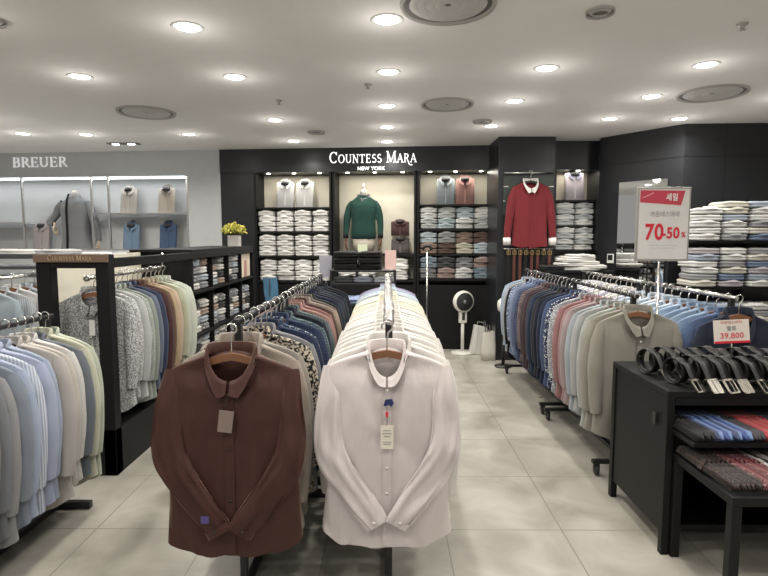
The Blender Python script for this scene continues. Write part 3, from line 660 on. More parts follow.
# belts hanging from the column
beltr = MB().tube([(-.30, 0, 0), (.30, 0, 0)], .008, 8).build('hanging_rail', CHROME, None, (1.70, 6.565, 1.372)); tag(beltr, 'thin rail holding the hanging belts on the column', 'rail')
BROWN = simple('brown_leather', (.09, .025, .018), .45); BLK = simple('black_leather', (.009, .008, .008), .42, spec=.4); GOLD = simple('gold_buckle', (.65, .45, .2), .3, 1.)
for k in range(8):
    t = thing('belt', '%s belt with gold buckle hanging below the red shirt, %s from the left' % ('dark red' if k % 3 else 'black', ORD[k]), 'belt', (1.45 + .07 * k, 6.53, 1.35), 0, 'belts hanging on the column')
    ln = 1.0 - .02 * (k % 3)
    MB().box(-.016, .016, -.004, .0, -ln, -.03).build('strap', BROWN if k % 3 else BLK, t)
    b = MB(); b.box(-.024, .024, -.012, -.004, -.05, -.042); b.box(-.024, .024, -.012, -.004, -.005, .004); b.box(-.024, -.017, -.012, -.004, -.05, .004); b.box(.017, .024, -.012, -.004, -.05, .004); b.box(-.003, .003, -.014, -.008, -.045, .0)
    b.build('buckle', GOLD, t)
    MB().tube([(0, .03, .02), (0, .01, .035), (0, -.008, .02), (0, -.008, -.02)], .003, 6, ref=(1, 0, 0)).build('hook', CHROME, t)
# ------------------------------------------------------------------ central racks and front shirts
def front_shirt(loc, mat, label, bmat, tagfn, seed, rotz=0., W=1., neck=.084, pt=.03, flap=.036):
    t = thing('dress_shirt', label, 'shirt', loc, rotz)
    body_mesh(seed, nu=96, nv=60, W=1., amp=.015, hem=.05, neck=neck, drop=.135).build('torso', mat, t)
    for sg in (-1, 1):
        s = sleeve_mesh(sg, *FRONT_SL, seed=seed + sg, n=32, sub=12, amp=.016)
        sb = s.build('sleeve', mat, t)
        pa, ra = FRONT_SL
        c = cuff_seg(sg, pa, ra, 1.06).build('cuff', mat, sb)
        link('button', btn, bmat, sb, (sg * .050, -.106, -.675))
    collar_mesh(rx=neck - .001, drop=.135, pt=pt, flap=flap).build('collar', mat, t)
    link('placket', PLK, mat, t)
    for k in range(6): link('button', btn, bmat, t, (0, -.066 - .002 * k / 3, -.15 - .105 * k))
    MB().tube([(-.045, .036, -.045), (.045, .036, -.045)], [(.004, .010)] * 2, 8).build('neck_label', simple('neck_label_dark', (.1, .09, .09), .6), t)
    tagfn(t); t.scale = (W, 1, .975)
    return t
def tag_brown(t):
    m = MB(); m.box(-.026, .026, -.003, 0, -.085, 0, Matrix.Rotation(.12, 4, 'Y'))
    h = m.build('hang_tag', simple('taupe_card', (.22, .17, .15), .6), t, (.0, -.082, -.205)); MB().tube([(0, 0, .0), (-.008, .006, .02), (0, .012, .035)], .0012, 5).build('string', BMETAL, h)
    MB().box(-.014, .014, -.002, 0, -.028, 0).build('size_sticker', simple('violet_sticker', (.08, .06, .22), .5), t, (-.075, -.128, -.60))
def tag_white(t):
    MB().prism([(-.019, -.006), (-.012, -.010), (0, -.004), (.012, -.012), (.020, .004), (.013, .020), (-.012, .018)], -.003, 0).build('emblem_tag', simple('navy_card', (.02, .03, .12), .5), t, (.006, -.074, -.20))
    h = MB().box(-.024, .024, -.002, 0, -.095, 0).build('hang_tag', simple('ivory_card', (.72, .68, .6), .6), t, (.0, -.082, -.285))
    MB().tube([(0, 0, 0), (.001, .004, .03), (0, .002, .075)], .0013, 5).build('string', BMETAL, h); MB().box(-.005, .005, -.003, .001, .035, .055).build('red_bead', RED, h)
    for k, (w_, z_) in enumerate(((.014, -.02), (.017, -.032), (.012, -.044), (.017, -.066), (.014, -.075))): MB().box(-w_, w_, -.0026, -.002, z_ - .0015, z_ + .0015).build('printed_line', GREYPR, h)
BRN = fabric((.145, .056, .040), rough=.55, bump=.6); WH1 = fabric((.70, .63, .62), bump=.6)
_bn = BRN.node_tree.nodes['Principled BSDF']; _bn.inputs['Sheen Weight'].default_value = .5; _bn.inputs['Sheen Roughness'].default_value = .35; _bn.inputs['Sheen Tint'].default_value = (.6, .42, .28, 1)
front_shirt((-.594, 2.05, 1.062), BRN, 'dark brown long-sleeved shirt hung at the front of the left centre rack', simple('dark_button2', (.03, .015, .012), .3), tag_brown, 2.2, W=1.04, neck=.088, pt=.034)
front_shirt((.000, 2.12, 1.060), WH1, 'white long-sleeved shirt with navy tag hung at the front of the centre rack', simple('pearl_button', (.7, .66, .62), .3), tag_white, 6.1, W=1.02, neck=.068, pt=.008, flap=.030)
hanger((-.594, 2.05, 1.062), 'wooden hanger inside the dark brown shirt at the front', 'front hangers')
hanger((.000, 2.12, 1.060), 'wooden hanger inside the tagged white shirt at the front', 'front hangers')
RZ = 1.168
rack('clothes_rack', -.598, 2.12, 3.10, RZ, 'black clothes rack with the dark brown shirt at its front', foot=.24, railmat=BMETAL)
rack('clothes_rack', -.598, 3.16, 4.95, RZ, 'black clothes rack of navy and pink shirts behind the brown shirt', foot=.24, railmat=BMETAL)
rack('clothes_rack', .008, 2.17, 4.95, RZ - .004, 'black centre clothes rack full of white shirts', foot=.10)
cols_b = [('beige-grey', fabric((.42, .36, .30))), ('stone beige', fabric((.36, .33, .29))), ('black and cream leopard', fabric((.55, .48, .38), 'leopard', (.02, .02, .02))), ('grey', fabric((.28, .28, .30))), ('navy', fabric((.03, .06, .14))), ('blue spotted', fabric((.05, .09, .18), 'spots', (.3, .38, .45))), ('navy checked', fabric((.03, .06, .15), 'check', (.06, .1, .2))), ('teal checked', fabric((.07, .13, .18), 'check', (.2, .28, .3))), ('dark navy', fabric((.02, .035, .08))), ('teal grey', fabric((.10, .16, .18), 'stripe', (.2, .25, .25))), ('dusty pink', fabric((.42, .24, .21))), ('rose', fabric((.36, .18, .17))), ('brown', fabric((.16, .09, .07))), ('beige', fabric((.38, .30, .24))), ('grey-brown', fabric((.20, .17, .16))), ('charcoal', fabric((.05, .055, .06))), ('navy', fabric((.03, .05, .11))), ('midnight', fabric((.02, .03, .06))), ('dark slate', fabric((.06, .08, .11))), ('midnight', fabric((.02, .03, .06))), ('navy', fabric((.025, .04, .09))), ('black', fabric((.015, .017, .025))), ('midnight', fabric((.02, .03, .06)))]
ys = [2.19 + .12 * k for k in range(23)]
rackrow(-.598, ys, cols_b, 'the rack behind the brown shirt', 'shirts on the left centre rack', z=1.07)
cw = [('white', fabric((.76, .73, .70))), ('soft white', fabric((.72, .70, .66))), ('ivory', fabric((.74, .70, .60)))]
def wcol(i):
    if i < 12: return cw[i % 2]
    if i < 19: return ('cream', fabric((.74, .70, .54))) if i % 3 else ('ivory', fabric((.74, .72, .62)))
    if i < 22: return ('pale blue', fabric((.50, .57, .62)))
    if i < 23: return ('sky blue', fabric((.38, .48, .62)))
    return ('lilac', fabric((.38, .34, .50)))
rackrow(.008, [2.24 + .108 * k for k in range(25)], wcol, 'the centre rack', 'shirts on the centre rack', z=1.068)
# ------------------------------------------------------------------ left front rack
rack('clothes_rack', -1.84, 1.55, 2.96, 1.075, 'black clothes rack in the left foreground', foot=.19, railmat=BMETAL)
cl = [('dark grey', (.22, .22, .23)), ('grey', (.33, .33, .34)), ('grey-brown', (.30, .28, .26)), ('slate', (.27, .29, .32)), ('grey', (.38, .38, .40)), ('blue-grey', (.30, .35, .43)), ('light blue', (.42, .50, .66)), ('light blue striped', (.46, .53, .66)), ('lavender blue', (.44, .50, .68)), ('light blue', (.40, .48, .62)), ('pinkish cream', (.56, .52, .49)), ('cream', (.60, .56, .50)), ('white', (.66, .65, .63)), ('slate blue', (.22, .25, .30)), ('pale yellow', (.62, .62, .48)), ('pale green', (.55, .60, .48))]
cl = [(n, fabric(tuple(x * .9 for x in c), 'stripe' if 'striped' in n else None, (.62, .66, .74))) for n, c in cl]
rackrow(-1.84, [1.96 + .0625 * k for k in range(16)], cl, 'the rack in the left foreground', 'shirts on the left foreground rack', z=.992, wide=1.07, dark_hanger=True)
# ------------------------------------------------------------------ gondola
g = thing('display_gondola', 'long black display gondola with a brown name plate on its end frame', 'display unit', (-1.95, 5.1, 0))
def gb(name, x0, x1, y0, y1, z0, z1, mat, bv=.004): o = MB().box(x0 + 1.95, x1 + 1.95, y0 - 5.1, y1 - 5.1, z0, z1).build(name, mat, g); bevel(o, bv); return o
gb('end_post', -2.15, -2.065, 3.32, 3.40, 0, 1.40, BLACK); gb('end_post', -1.785, -1.705, 3.32, 3.40, 0, 1.40, BLACK)
gb('end_header', -2.065, -1.785, 3.32, 3.40, 1.315, 1.40, BLACK)
npl = gb('name_plate', -2.155, -1.70, 3.305, 3.32, 1.352, 1.402, simple('brown_plate', (.17, .11, .075), .4), .002)
tx = serif_text('Countess Maqa', .034, .76, .27, dep=.002).build('gold_lettering', simple('gold_letter', (.5, .38, .24), .4, .3), npl); tx.location = (-.135 + .02, 3.305 - 5.1, 1.362)
gb('base', -2.15, -1.705, 3.32, 6.95, 0, .30, BLACK)
gb('top_board', -2.25, -1.705, 4.75, 6.95, 1.375, 1.40, BLACK)
gb('top_rail', -1.74, -1.705, 3.40, 6.95, 1.315, 1.375, BLACK)
gb('spine_panel', -2.17, -2.15, 3.40, 4.75, .30, 1.375, CREAM, .001)
gb('partition', -2.25, -1.72, 4.80, 4.83, .30, 1.375, BLACK)
gb('back_panel', -2.27, -2.25, 4.75, 6.95, .30, 1.375, BLACK, .001)
gb('end_panel', -2.25, -1.705, 6.92, 6.95, .30, 1.375, BLACK)
for yy in (5.35, 5.9, 6.42): gb('divider', -2.25, -1.72, yy, yy + .02, .30, 1.375, BLACK, .002)
for zz in (.62, 1.02): gb('shelf', -2.25, -1.71, 4.83, 6.92, zz - .025, zz, BLACK, .002)
GX = -1.90
rl = thing('hanging_rail', 'chrome rail under the gondola top holding patterned shirts', 'rail', (GX, 4.05, 1.245))
MB().tube([(0, -.62, 0), (0, .66, 0)], .012, 12, ref=(0, 0, 1)).build('rail', CHROME, rl)
MB().lathe([(.0005, -.645), (.02, -.64), (.02, -.62), (.0005, -.618)], 14, axis='y').build('end_cap', CHROME, rl).location = (0, -1.25, 0)
for yy in (-.5, .55): MB().tube([(0, yy, 0), (0, yy, .13)], .006, 8, ref=(1, 0, 0)).build('bracket', CHROME, rl)
cg = [('white floral', fabric((.60, .60, .59), 'floral', (.30, .31, .33), 1.3)), ('white floral', fabric((.62, .62, .60), 'floral', (.36, .37, .38), 1.0)), ('light grey', fabric((.48, .50, .50))), ('grey green', fabric((.38, .42, .38), 'spots', (.5, .53, .5))), ('sage', fabric((.32, .36, .32))), ('slate blue', fabric((.18, .22, .30))), ('navy', fabric((.06, .09, .18))), ('maroon', fabric((.13, .05, .05))), ('brown', fabric((.22, .13, .08))), ('tan', fabric((.50, .38, .22))), ('peach', fabric((.56, .42, .30))), ('olive cream', fabric((.46, .46, .32))), ('pale green', fabric((.52, .56, .46))), ('pale green', fabric((.54, .57, .48))), ('off-white green', fabric((.58, .60, .52)))]
rackrow(GX, [3.50 + .078 * k for k in range(15)], cg, 'the rail inside the black gondola', 'shirts on the gondola rail', z=1.155)
ft = MB().box(-.018, .018, -.004, 0, -.10, 0).build('price_card', PAPER, None, (GX + .02, 3.43, .98)); tag(ft, 'narrow white hang tag on the floral shirt behind the black frame', 'tag')
MB().tube([(0, .0, 0), (0, .004, .05)], .001, 5).build('string', BMETAL, ft)
# folded trousers and shirts in the gondola
gp = [('off-white', (.62, .60, .56)), ('dark patterned', (.13, .13, .14)), ('grey', (.34, .35, .36)), ('pale blue', (.42, .48, .54)), ('white', (.68, .67, .65)), ('camel', (.42, .32, .24)), ('charcoal', (.08, .08, .09))]
sec = [(4.87, 5.33, 2), (5.39, 5.88, 2), (5.94, 6.40, 2), (6.46, 6.90, 2)]
for li, (z0, nm) in enumerate(((1.02, 'top'), (.62, 'middle'), (.30, 'bottom'))):
    for si, (a, b, n) in enumerate(sec):
        if li == 0 and si == 3: continue
        for q in range(n):
            y = a + (b - a) * (q + .5) / n
            for k in range(4):
                c = gp[(si * 3 + q * 2 + k + li * 2) % 7] if li == 0 else gp[(q + si + k * (1 + li)) % 7]
                m = fabric(c[1], 'floral' if 'pattern' in c[0] else None, (.5, .5, .5))
                folded((-1.74, y, z0 + .072 * k), m, '%s folded garment, %s up, %s stack, gondola %s shelf' % (c[0], ORD[k], ORD[si * 2 + q], nm), 'folded garments in the gondola', PI / 2, (.85, 1.2, 1.04), collar=k == 3)
ps = thing('poster', 'small cream poster with a pink figure at the far end of the gondola', 'poster', (-1.735, 6.44, 1.03))
MB().box(-.004, 0, 0, .44, 0, .28).build('poster_sheet', simple('poster_cream', (.72, .63, .52), .6), ps); MB().box(0, .002, .16, .28, .0, .2).build('poster_figure', simple('poster_pink', (.45, .25, .2), .6), ps)
# potted flowers
t = thing('potted_flowers', 'yellow-green flowers in a small white pot on the gondola end', 'plant', (-1.83, 6.55, 1.40))
bevel(MB().box(-.065, .065, -.065, .065, 0, .13).build('pot', simple('pot_white', (.62, .60, .57), .5), t), .006)
mb = MB(); rf = random.Random(3)
for k in range(260):
    a = rf.uniform(0, 2 * PI); rr = rf.uniform(.0, .15) ** 1 * (1); z = .14 + rf.uniform(0, .13) * (1 - rr * 3) + .02
    c = Vector((rr * math.cos(a), rr * math.sin(a), z)); s = rf.uniform(.010, .020)
    M_ = Matrix.Translation(c) @ Matrix.Rotation(rf.uniform(0, 6), 4, 'Z') @ Matrix.Rotation(rf.uniform(-1, 1), 4, 'X')
    mb.prism([(s * math.cos(2 * PI * j / 5) * (1), s * math.sin(2 * PI * j / 5)) for j in range(5)], -.003, .003, M_)
mb.build('flower_heads', simple('flower_yellow', (.50, .46, .08), .7, var=.3), t)
mb = MB()
for k in range(60):
    a = rf.uniform(0, 2 * PI); rr = rf.uniform(.04, .14); mb.tube([(.02 * math.cos(a), .02 * math.sin(a), .11), (rr * .6 * math.cos(a), rr * .6 * math.sin(a), .17), (rr * math.cos(a), rr * math.sin(a), .19 + rf.uniform(0, .06))], [.004, .006, .002], 5)
mb.build('leaves', simple('leaf_green', (.10, .14, .03), .7), t)
t = thing('folded_cloth', 'bright blue cloth hanging past the far end of the gondola', 'cloth', (-1.48, 6.85, .70))
MB().quadgrid([[(-.09 + .18 * j / 6 + .03 * i / 8, .012 * math.sin(j * 2 + i), .30 - .30 * i / 8) for j in range(7)] for i in range(9)], closed=False).build('cloth', fabric((.10, .34, .55)), t)
MB().tube([(0, 0, .29), (0, 0, -.70)], .008, 8, ref=(1, 0, 0)).build('stand_pole', BMETAL, t)
# ------------------------------------------------------------------ far left rack with wooden hangers
rack('clothes_rack', -2.98, 3.95, 5.6, 1.19, 'chrome rack of pale blue shirts left of the gondola', mat=CHROME, foot=.2)
cf = [('pale blue-grey', fabric((.38, .46, .52))), ('grey-blue', fabric((.40, .45, .50), 'stripe', (.55, .58, .6))), ('white', fabric((.62, .62, .62))), ('pale blue', fabric((.45, .52, .6)))]
rackrow(-2.98, [4.02 + .14 * k for k in range(10)], cf, 'the chrome rack left of the gondola', 'shirts on the far left chrome rack', z=1.10)
for q, (yy, zz) in enumerate(((4.6, 1.36), (5.9, 1.30))):
    t = thing('display_table', ('nearer', 'farther')[q] + ' chrome two-rail display shelf beyond the gondola on the left', 'shelf', (-3.6, yy, 0))
    for sx in (-.95, .95): MB().box(sx - .015, sx + .015, -.015, .015, 0, zz).build('post', CHROME, t); MB().box(sx - .015, sx + .015, .35, .38, 0, zz).build('post', CHROME, t)
    for z2 in (zz, zz - .10 - .1 * q): bevel(MB().box(-.97, .97, -.02, .4, z2 - .02, z2).build('shelf_board', simple('glass_grey', (.55, .58, .6), .2), t)); MB().box(-.98, .98, -.03, -.02, z2 - .024, z2 + .002).build('front_edge', simple('dark_edge', (.06, .06, .065), .3), t)
    for k in range(5):
        folded((-4.35 + .37 * k, yy + .02, zz), [fW[0][1], fW[2][1], fabric((.5, .47, .45))][k % 3], '%s folded shirt from the left on the %s chrome display shelf' % (ORD[k], ('nearer', 'farther')[q]), 'folded shirts on chrome shelves', 0, (1.2, 1, .6))
# ------------------------------------------------------------------ middle display table
t = thing('display_table', 'small black metal two-tier display table behind the white shirts', 'table', (-.25, 5.45, 0))
for sx in (-.31, .33):
    for sy in (0, .45): bevel(MB().box(sx - .012, sx + .012, sy - .012, sy + .012, 0, 1.18).build('leg', BMETAL, t), .003)
for z in (1.18, 1.05): bevel(MB().box(-.32, .34, -.01, .46, z - .02, z).build('shelf_board', BMETAL, t))
bevel(MB().box(-.45, .36, -.25, .46, .84, .86).build('lower_board', BMETAL, t))
dk = [('dark maroon', (.055, .02, .025)), ('black', (.015, .014, .016)), ('dark plum', (.05, .022, .03)), ('black-brown', (.03, .018, .016))]
for i in range(2):
    for k in range(3):
        c = dk[(i + k) % 4]; folded((-.425 + .245 * i, 5.46, 1.18 + .062 * k), fabric(c[1]), '%s folded knit, %s up, %s pile, black display table' % (c[0], ORD[k], ('left', 'right')[i]), 'dark folded knitwear on the small table', 0, (.98, .95, .9), False)
for i in range(3):
    c = [(.12, .12, .13), (.30, .32, .38), (.45, .46, .5)][i]
    folded((-.44 + .2 * i, 5.46, 1.05), fabric(c), '%s folded shirt under the knitwear on the black display table' % ('dark grey', 'slate', 'pale grey')[i], 'folded shirts on the table second tier', 0, (.85, .9, .9), True)
for i in range(3):
    c = [(.22, .34, .62), (.30, .40, .62), (.50, .54, .64)][i]
    folded((-.60 + .25 * i, 5.22, .86), fabric(c), '%s folded shirt, %s from the left on the low tier of the small table' % (('bright blue', 'mid blue', 'pale blue')[i], ORD[i]), 'blue folded shirts on the table low tier', .2 * (i - 1), (1.1, 1.1, .9), True)
def card_stand(x, y, z, w, h, col, label, zb):
    t = thing('price_card', label, 'price card', (x, y, zb))
    bevel(MB().box(-w / 2, w / 2, -.004, .004, z - zb, z - zb + h).build('card', col, t), .001)
    MB().tube([(0, .006, 0), (0, .006, z - zb + h * .3)], .004, 8, ref=(1, 0, 0)).build('stem', CHROME, t)
    MB().lathe([(.035, 0), (.035, .006), (.006, .01)], 16).build('foot', CHROME, t)
    return t
card_stand(.035, 5.40, 1.19, .11, .19, simple('pink_card', (.66, .46, .42), .6), 'pink price card on a stem at the right of the dark knitwear', 1.18 - .0)
card_stand(-.63, 5.6, 1.10, .13, .22, simple('lilac_grey_card', (.38, .37, .42), .6), 'lilac-grey card left of the dark knitwear', .86)
# steamer pole
t = thing('steamer_stand', 'slim silver pole with a black head standing behind the centre rack', 'stand', (.463, 6.3, 0))
MB().tube([(0, 0, .02), (0, 0, 1.36)], .008, 10, ref=(1, 0, 0)).build('pole', CHROME, t)
MB().tube([(-.05, 0, 1.36), (-.03, 0, 1.41), (.03, 0, 1.41), (.05, 0, 1.36)], .018, 10).build('head', BMETAL, t)
MB().lathe([(.13, 0), (.13, .02), (.03, .03), (.0005, .03)], 24).build('base', BMETAL, t)
# fan
t = thing('pedestal_fan', 'white round pedestal fan with a dark face by the black wall', 'fan', (.985, 7.03, 0), .3)
PLW = simple('fan_white', (.66, .65, .60), .4)
MB().lathe([(.0005, .0), (.15, 0), (.155, .012), (.12, .022), (.03, .03), (.0005, .03)], 36).build('base', PLW, t)
MB().tube([(0, 0, .02), (0, 0, .50)], .022, 14, ref=(1, 0, 0)).build('pole', PLW, t)
o = bevel(MB().box(-.05, .05, -.03, .03, .40, .56).build('control_box', PLW, t), .01); MB().box(-.022, .018, -.033, -.029, .44, .54).build('control_panel', simple('dark_panel', (.03, .03, .03), .3), o)
hd = MB().lathe([(.0005, -.06), (.09, -.055), (.13, -.03), (.142, 0), (.142, .03), (.13, .055), (.118, .06)], 40, c=(0, 0, .68), axis='y', caps=False).build('head', PLW, t)
MB().lathe([(.118, .045), (.112, .05), (.0005, .06)], 40, c=(.0, 0, .68), axis='y').build('grille', simple('fan_face', (.02, .02, .022), .5), t).location = (.0, 0, 0)
MB().lathe([(.024, .062), (.022, .068), (.0005, .07)], 20, c=(0, 0, .68), axis='y').build('hub', simple('fan_hub', (.2, .2, .2), .5), t)
# second white fan head partly behind the right rack
t = thing('pedestal_fan', 'white oval fan head half hidden by the right rack', 'fan', (1.36, 6.28, 0))
MB().lathe([(.0005, .07), (.05, .06), (.085, .02), (.09, -.03), (.06, -.07), (.0005, -.08)], 28, c=(0, 0, .72), axis='x').build('head', PLW, t)
MB().tube([(0, 0, .02), (0, 0, .66)], .02, 12, ref=(1, 0, 0)).build('pole', BMETAL, t); MB().lathe([(.10, 0), (.10, .015), (.02, .025), (.0005, .025)], 28).build('base', BMETAL, t)
# bags
t = thing('paper_bag', 'white glossy shopping bag leaning beside the fan', 'bag', (1.155, 6.98, 0)); t.rotation_euler = (-.06, .12, 0)
b = MB(); b.prism([(-.09, 0), (.08, 0), (.10, .36), (-.07, .38)], -.05, .05); bevel(b.build('bag_body', simple('bag_white', (.62, .61, .57), .4), t), .006)
MB().box(-.02, -.014, -.053, -.049, .0, .36).build('fold_shade', simple('bag_shadow', (.35, .34, .32), .5), t)  # darker strip paints the shadow along the bag's fold
MB().tube([(-.04, -.02, .37), (-.03, -.02, .42), (.04, -.02, .42), (.06, -.02, .36)], .005, 6).build('handle', simple('handle_grey', (.4, .4, .38), .6), t)
t = thing('paper_bag', 'crumpled white bag with dark sticks beside the glossy bag', 'bag', (1.25, 6.62, 0))
rows = [[(.085 * math.copysign(abs(math.cos(a)) ** .5, math.cos(a)) * w + noise.noise(Vector((z * 9, a * 2, 4))) * .014, .06 * math.sin(a) + noise.noise(Vector((z * 9, a * 2, 8))) * .014, z) for a in [2 * PI * k / 24 for k in range(24)]] for z, w in ((0, 1), (.1, 1.03), (.2, .98), (.3, .9), (.36, .85))]
MB().quadgrid(rows, True, True, True).build('bag_body', simple('bag_cream', (.58, .56, .50), .5), t)
for k in range(3): MB().tube([(-.02 + .02 * k, 0, .1), (-.05 + .03 * k, 0, .44 + .05 * (k == 0))], .007, 6).build('stick', BMETAL, t)
# ------------------------------------------------------------------ right racks
rack('clothes_rack', 1.52, 3.30, 4.45, 1.145, 'nearer chrome-railed rack of the coloured shirts on the right', foot=.22, casters=True, railmat=BMETAL)
rack('clothes_rack', 1.52, 4.50, 6.0, 1.155, 'farther chrome-railed rack of blue and navy shirts on the right', foot=.22, casters=True, railmat=BMETAL)
rack('clothes_rack', 2.06, 3.20, 4.35, 1.146, 'nearer rack of light blue shirts at the far right', foot=.2, casters=True)
rack('clothes_rack', 2.06, 4.40, 5.75, 1.146, 'farther rack of white and pale shirts at the far right', foot=.2, casters=True)
c1 = [('beige-grey', (.36, .34, .29)), ('khaki grey', (.37, .35, .30)), ('pale sage', (.44, .46, .42)), ('light grey', (.42, .43, .43)), ('pale blue-grey', (.38, .43, .47)), ('pinkish grey', (.42, .33, .33)), ('pink', (.42, .25, .26)), ('coral red', (.40, .20, .20)), ('grey spotted', (.36, .37, .40)), ('navy and white spotted', (.05, .08, .17)), ('blue', (.08, .14, .28)), ('navy', (.03, .05, .12)), ('dark navy', (.02, .03, .07)), ('charcoal', (.05, .055, .06)), ('navy', (.03, .06, .13)), ('dark slate', (.07, .09, .12)), ('maroon', (.11, .05, .06)), ('purple brown', (.12, .08, .10)), ('brown checked', (.16, .12, .12)), ('navy checked', (.06, .08, .15)), ('denim blue', (.14, .20, .33)), ('light denim', (.24, .31, .45)), ('blue spotted', (.16, .22, .38)), ('black', (.015, .016, .02)), ('pale grey', (.40, .42, .45)), ('light blue', (.36, .45, .58))]
c1 = [(n, fabric(c, 'spots' if 'spot' in n else 'check' if 'check' in n else None, (.6, .62, .66) if 'spot' in n else tuple(min(1, x * 2) for x in c))) for n, c in c1]
rackrow(1.52, [3.28 + .104 * k for k in range(26)], c1, 'the coloured rack on the right', 'shirts on the right coloured rack', z=1.054)
def c2(i):
    L_ = [('navy', (.04, .055, .10)), ('denim blue', (.12, .20, .38)), ('sky blue', (.26, .38, .56)), ('light blue', (.32, .44, .60)), ('sky blue', (.28, .40, .58)), ('light blue', (.36, .50, .68)), ('pale blue', (.46, .56, .68))]
    if i < 7: n, c = L_[i]
    elif i < 12: n, c = ('pale blue', (.48, .58, .68)) if i % 2 else ('blue-white', (.58, .64, .70))
    else: n, c = ('white', (.68, .68, .66)) if i % 3 else ('pale lilac striped', (.55, .55, .66))
    return n, fabric(c)
rackrow(2.06, [3.18 + .108 * k for k in range(23)], c2, 'the blue rack at the far right', 'shirts on the far right blue rack', z=1.05)
# big sign
t = thing('sale_sign', 'framed white sale sign with red banner reading 70-50% on a thin pole', 'sign', (1.832, 3.66, 0), math.radians(-3)); t.scale = (.80, 1, 1)
bevel(MB().box(-.215, .215, -.012, .012, 1.345, 1.835).build('frame', simple('sign_frame', (.40, .39, .36), .4, .5), t))
MB().box(-.20, .20, -.014, -.012, 1.36, 1.82).build('sheet', simple('sign_sheet', (.66, .64, .62), .6), t)
MB().prism([(-.195, 1.735), (.135, 1.715), (.165, 1.81), (-.195, 1.815)][::1], -.0155, -.014).build('red_banner', simple('banner_red', (.52, .05, .08), .5), t)
link('banner_lettering', font_mesh('세일', .052, .0006, .001), PAPER, t, (.06, -.0165, 1.765))
MB().prism([(-.18, 1.765), (-.09, 1.80), (-.085, 1.795), (-.175, 1.762)], -.0165, -.0155).build('banner_flash', simple('flash_pink', (.75, .4, .4), .5), t)
link('store_lettering', font_mesh('카운테스마라', .042, .0006, .0), GREYPR, t, (.01, -.0155, 1.655))
link('percent_lettering', font_mesh('70', .145, .0008, .004), RED, t, (-.072, -.016, 1.535)); link('percent_lettering', font_mesh('-50', .100, .0008, .003), RED, t, (.062, -.016, 1.53)); link('percent_sign', font_mesh('%', .05, .0006, .001), RED, t, (.165, -.016, 1.52))
for k, w_ in enumerate((.12, .10)): MB().box(-w_, w_, -.015, -.014, 1.45 - .018 * k, 1.453 - .018 * k).build('fine_print', simple('print_grey_light', (.45, .45, .45), .6), t)
MB().tube([(0, .02, .02), (0, .02, 1.40)], .010, 10, ref=(1, 0, 0)).build('pole', CHROME, t); bevel(MB().box(-.14, .14, -.10, .14, 0, .02).build('base', STEEL, t))
# white folded pile on a table at the back right
t = thing('display_table', 'black display table by the column carrying a white shirt pile', 'table', (2.18, 6.2, 0))
bevel(MB().box(-.38, .40, 0, .42, 1.10, 1.13).build('tabletop', BLACK, t)); bevel(MB().box(-.36, .38, .02, .40, 0, 1.10).build('base_cabinet', BLACK, t))
for k in range(7):
    folded((2.20 + .012 * k + R.uniform(-.03, .03), 6.22, 1.13 + .024 * k), fW[k % 2][1], 'flat %s shirt, %s up in the loose pile by the column' % (fW[k % 2][0], ORD[k]), 'loose white pile', R.uniform(-.3, .3), (2.3 - .19 * k, 1.1, .55), k == 6)
folded((1.92, 6.2, 1.13), fabric((.04, .04, .045)), 'black folded garment at the left end of the table by the column', 'dark pile', 0, (1.0, 1, .8), False)
# switch and mirror on the angled wall
t = thing('wall_switch', 'small white-edged dark control panel on the angled wall', 'switch', (2.575 + math.cos(aR) * .15, 6.72 + math.sin(aR) * .15, 1.20), aR)
bevel(MB().box(0, .085, -.012, 0, 0, .11).build('frame', WHITE, t), .003); MB().box(.012, .073, -.014, -.012, .035, .10).build('screen', BMETAL, t)
t = thing('mirror', 'tall frameless mirror on the angled black wall behind the sale sign', 'mirror', (2.575 + math.cos(aR) * .27, 6.72 + math.sin(aR) * .27, .55), aR)
MB().box(0, .58, -.012, 0, 0, 1.60).build('backing', BMETAL, t); MB().box(.004, .576, -.014, -.012, .004, 1.596).build('mirror_glass', simple('mirror', (.85, .86, .86), .02, 1., var=0.), t)
for k in range(3): MB().lathe([(.0005, -.03), (.012, -.03), (.012, 0)], 10, c=(.15 + .14 * k, 0, 1.60), axis='y').build('clip', BMETAL, t)
# right wall shelves with piles
t = thing('shelf_unit', 'black wall shelves with piles of pale shirts at the right edge', 'shelf unit', (3.02, 5.38, 0))
for z in (1.475, 1.02, .66): bevel(MB().box(-.02, 1.5, 0, .45, z - .025, z).build('shelf', BLACK, t))
for sx in (.72,): MB().box(sx, sx + .02, .38, .45, .3, 1.9).build('upright', BLACK, t)
MB().box(-.02, 1.5, .45, .47, .0, 1.9).build('back_panel', BLACKW, t)
rp = [('white', (.66, .66, .64)), ('cream', (.62, .60, .52)), ('pale blue', (.40, .46, .56)), ('grey', (.38, .38, .40)), ('lilac', (.50, .46, .50)), ('white', (.68, .68, .67)), ('blue', (.20, .28, .42))]
for li, (z0, n, per, nm) in enumerate(((1.475, 5, 6, 'top'), (1.02, 5, 6, 'middle'), (.66, 5, 3, 'bottom'))):
    for i in range(n):
        for k in range(per - (i == 0 and li == 0)):
            c = rp[0] if (li == 0 and i == 0) else (rp[1] if (li == 0 and i == 1 and k > 3) else rp[(i * 3 + k * 2 + li) % 7])
            folded((3.14 + .27 * i + R.uniform(-.015, .015), 5.35, z0 + .064 * k), fabric(c[1]), '%s folded shirt, %s up, %s pile, %s shelf at right edge' % (c[0], ORD[k], ORD[i], nm), 'piles on the right wall shelves', 0, (1.06, 1.1, .95), k % 2 == 0)
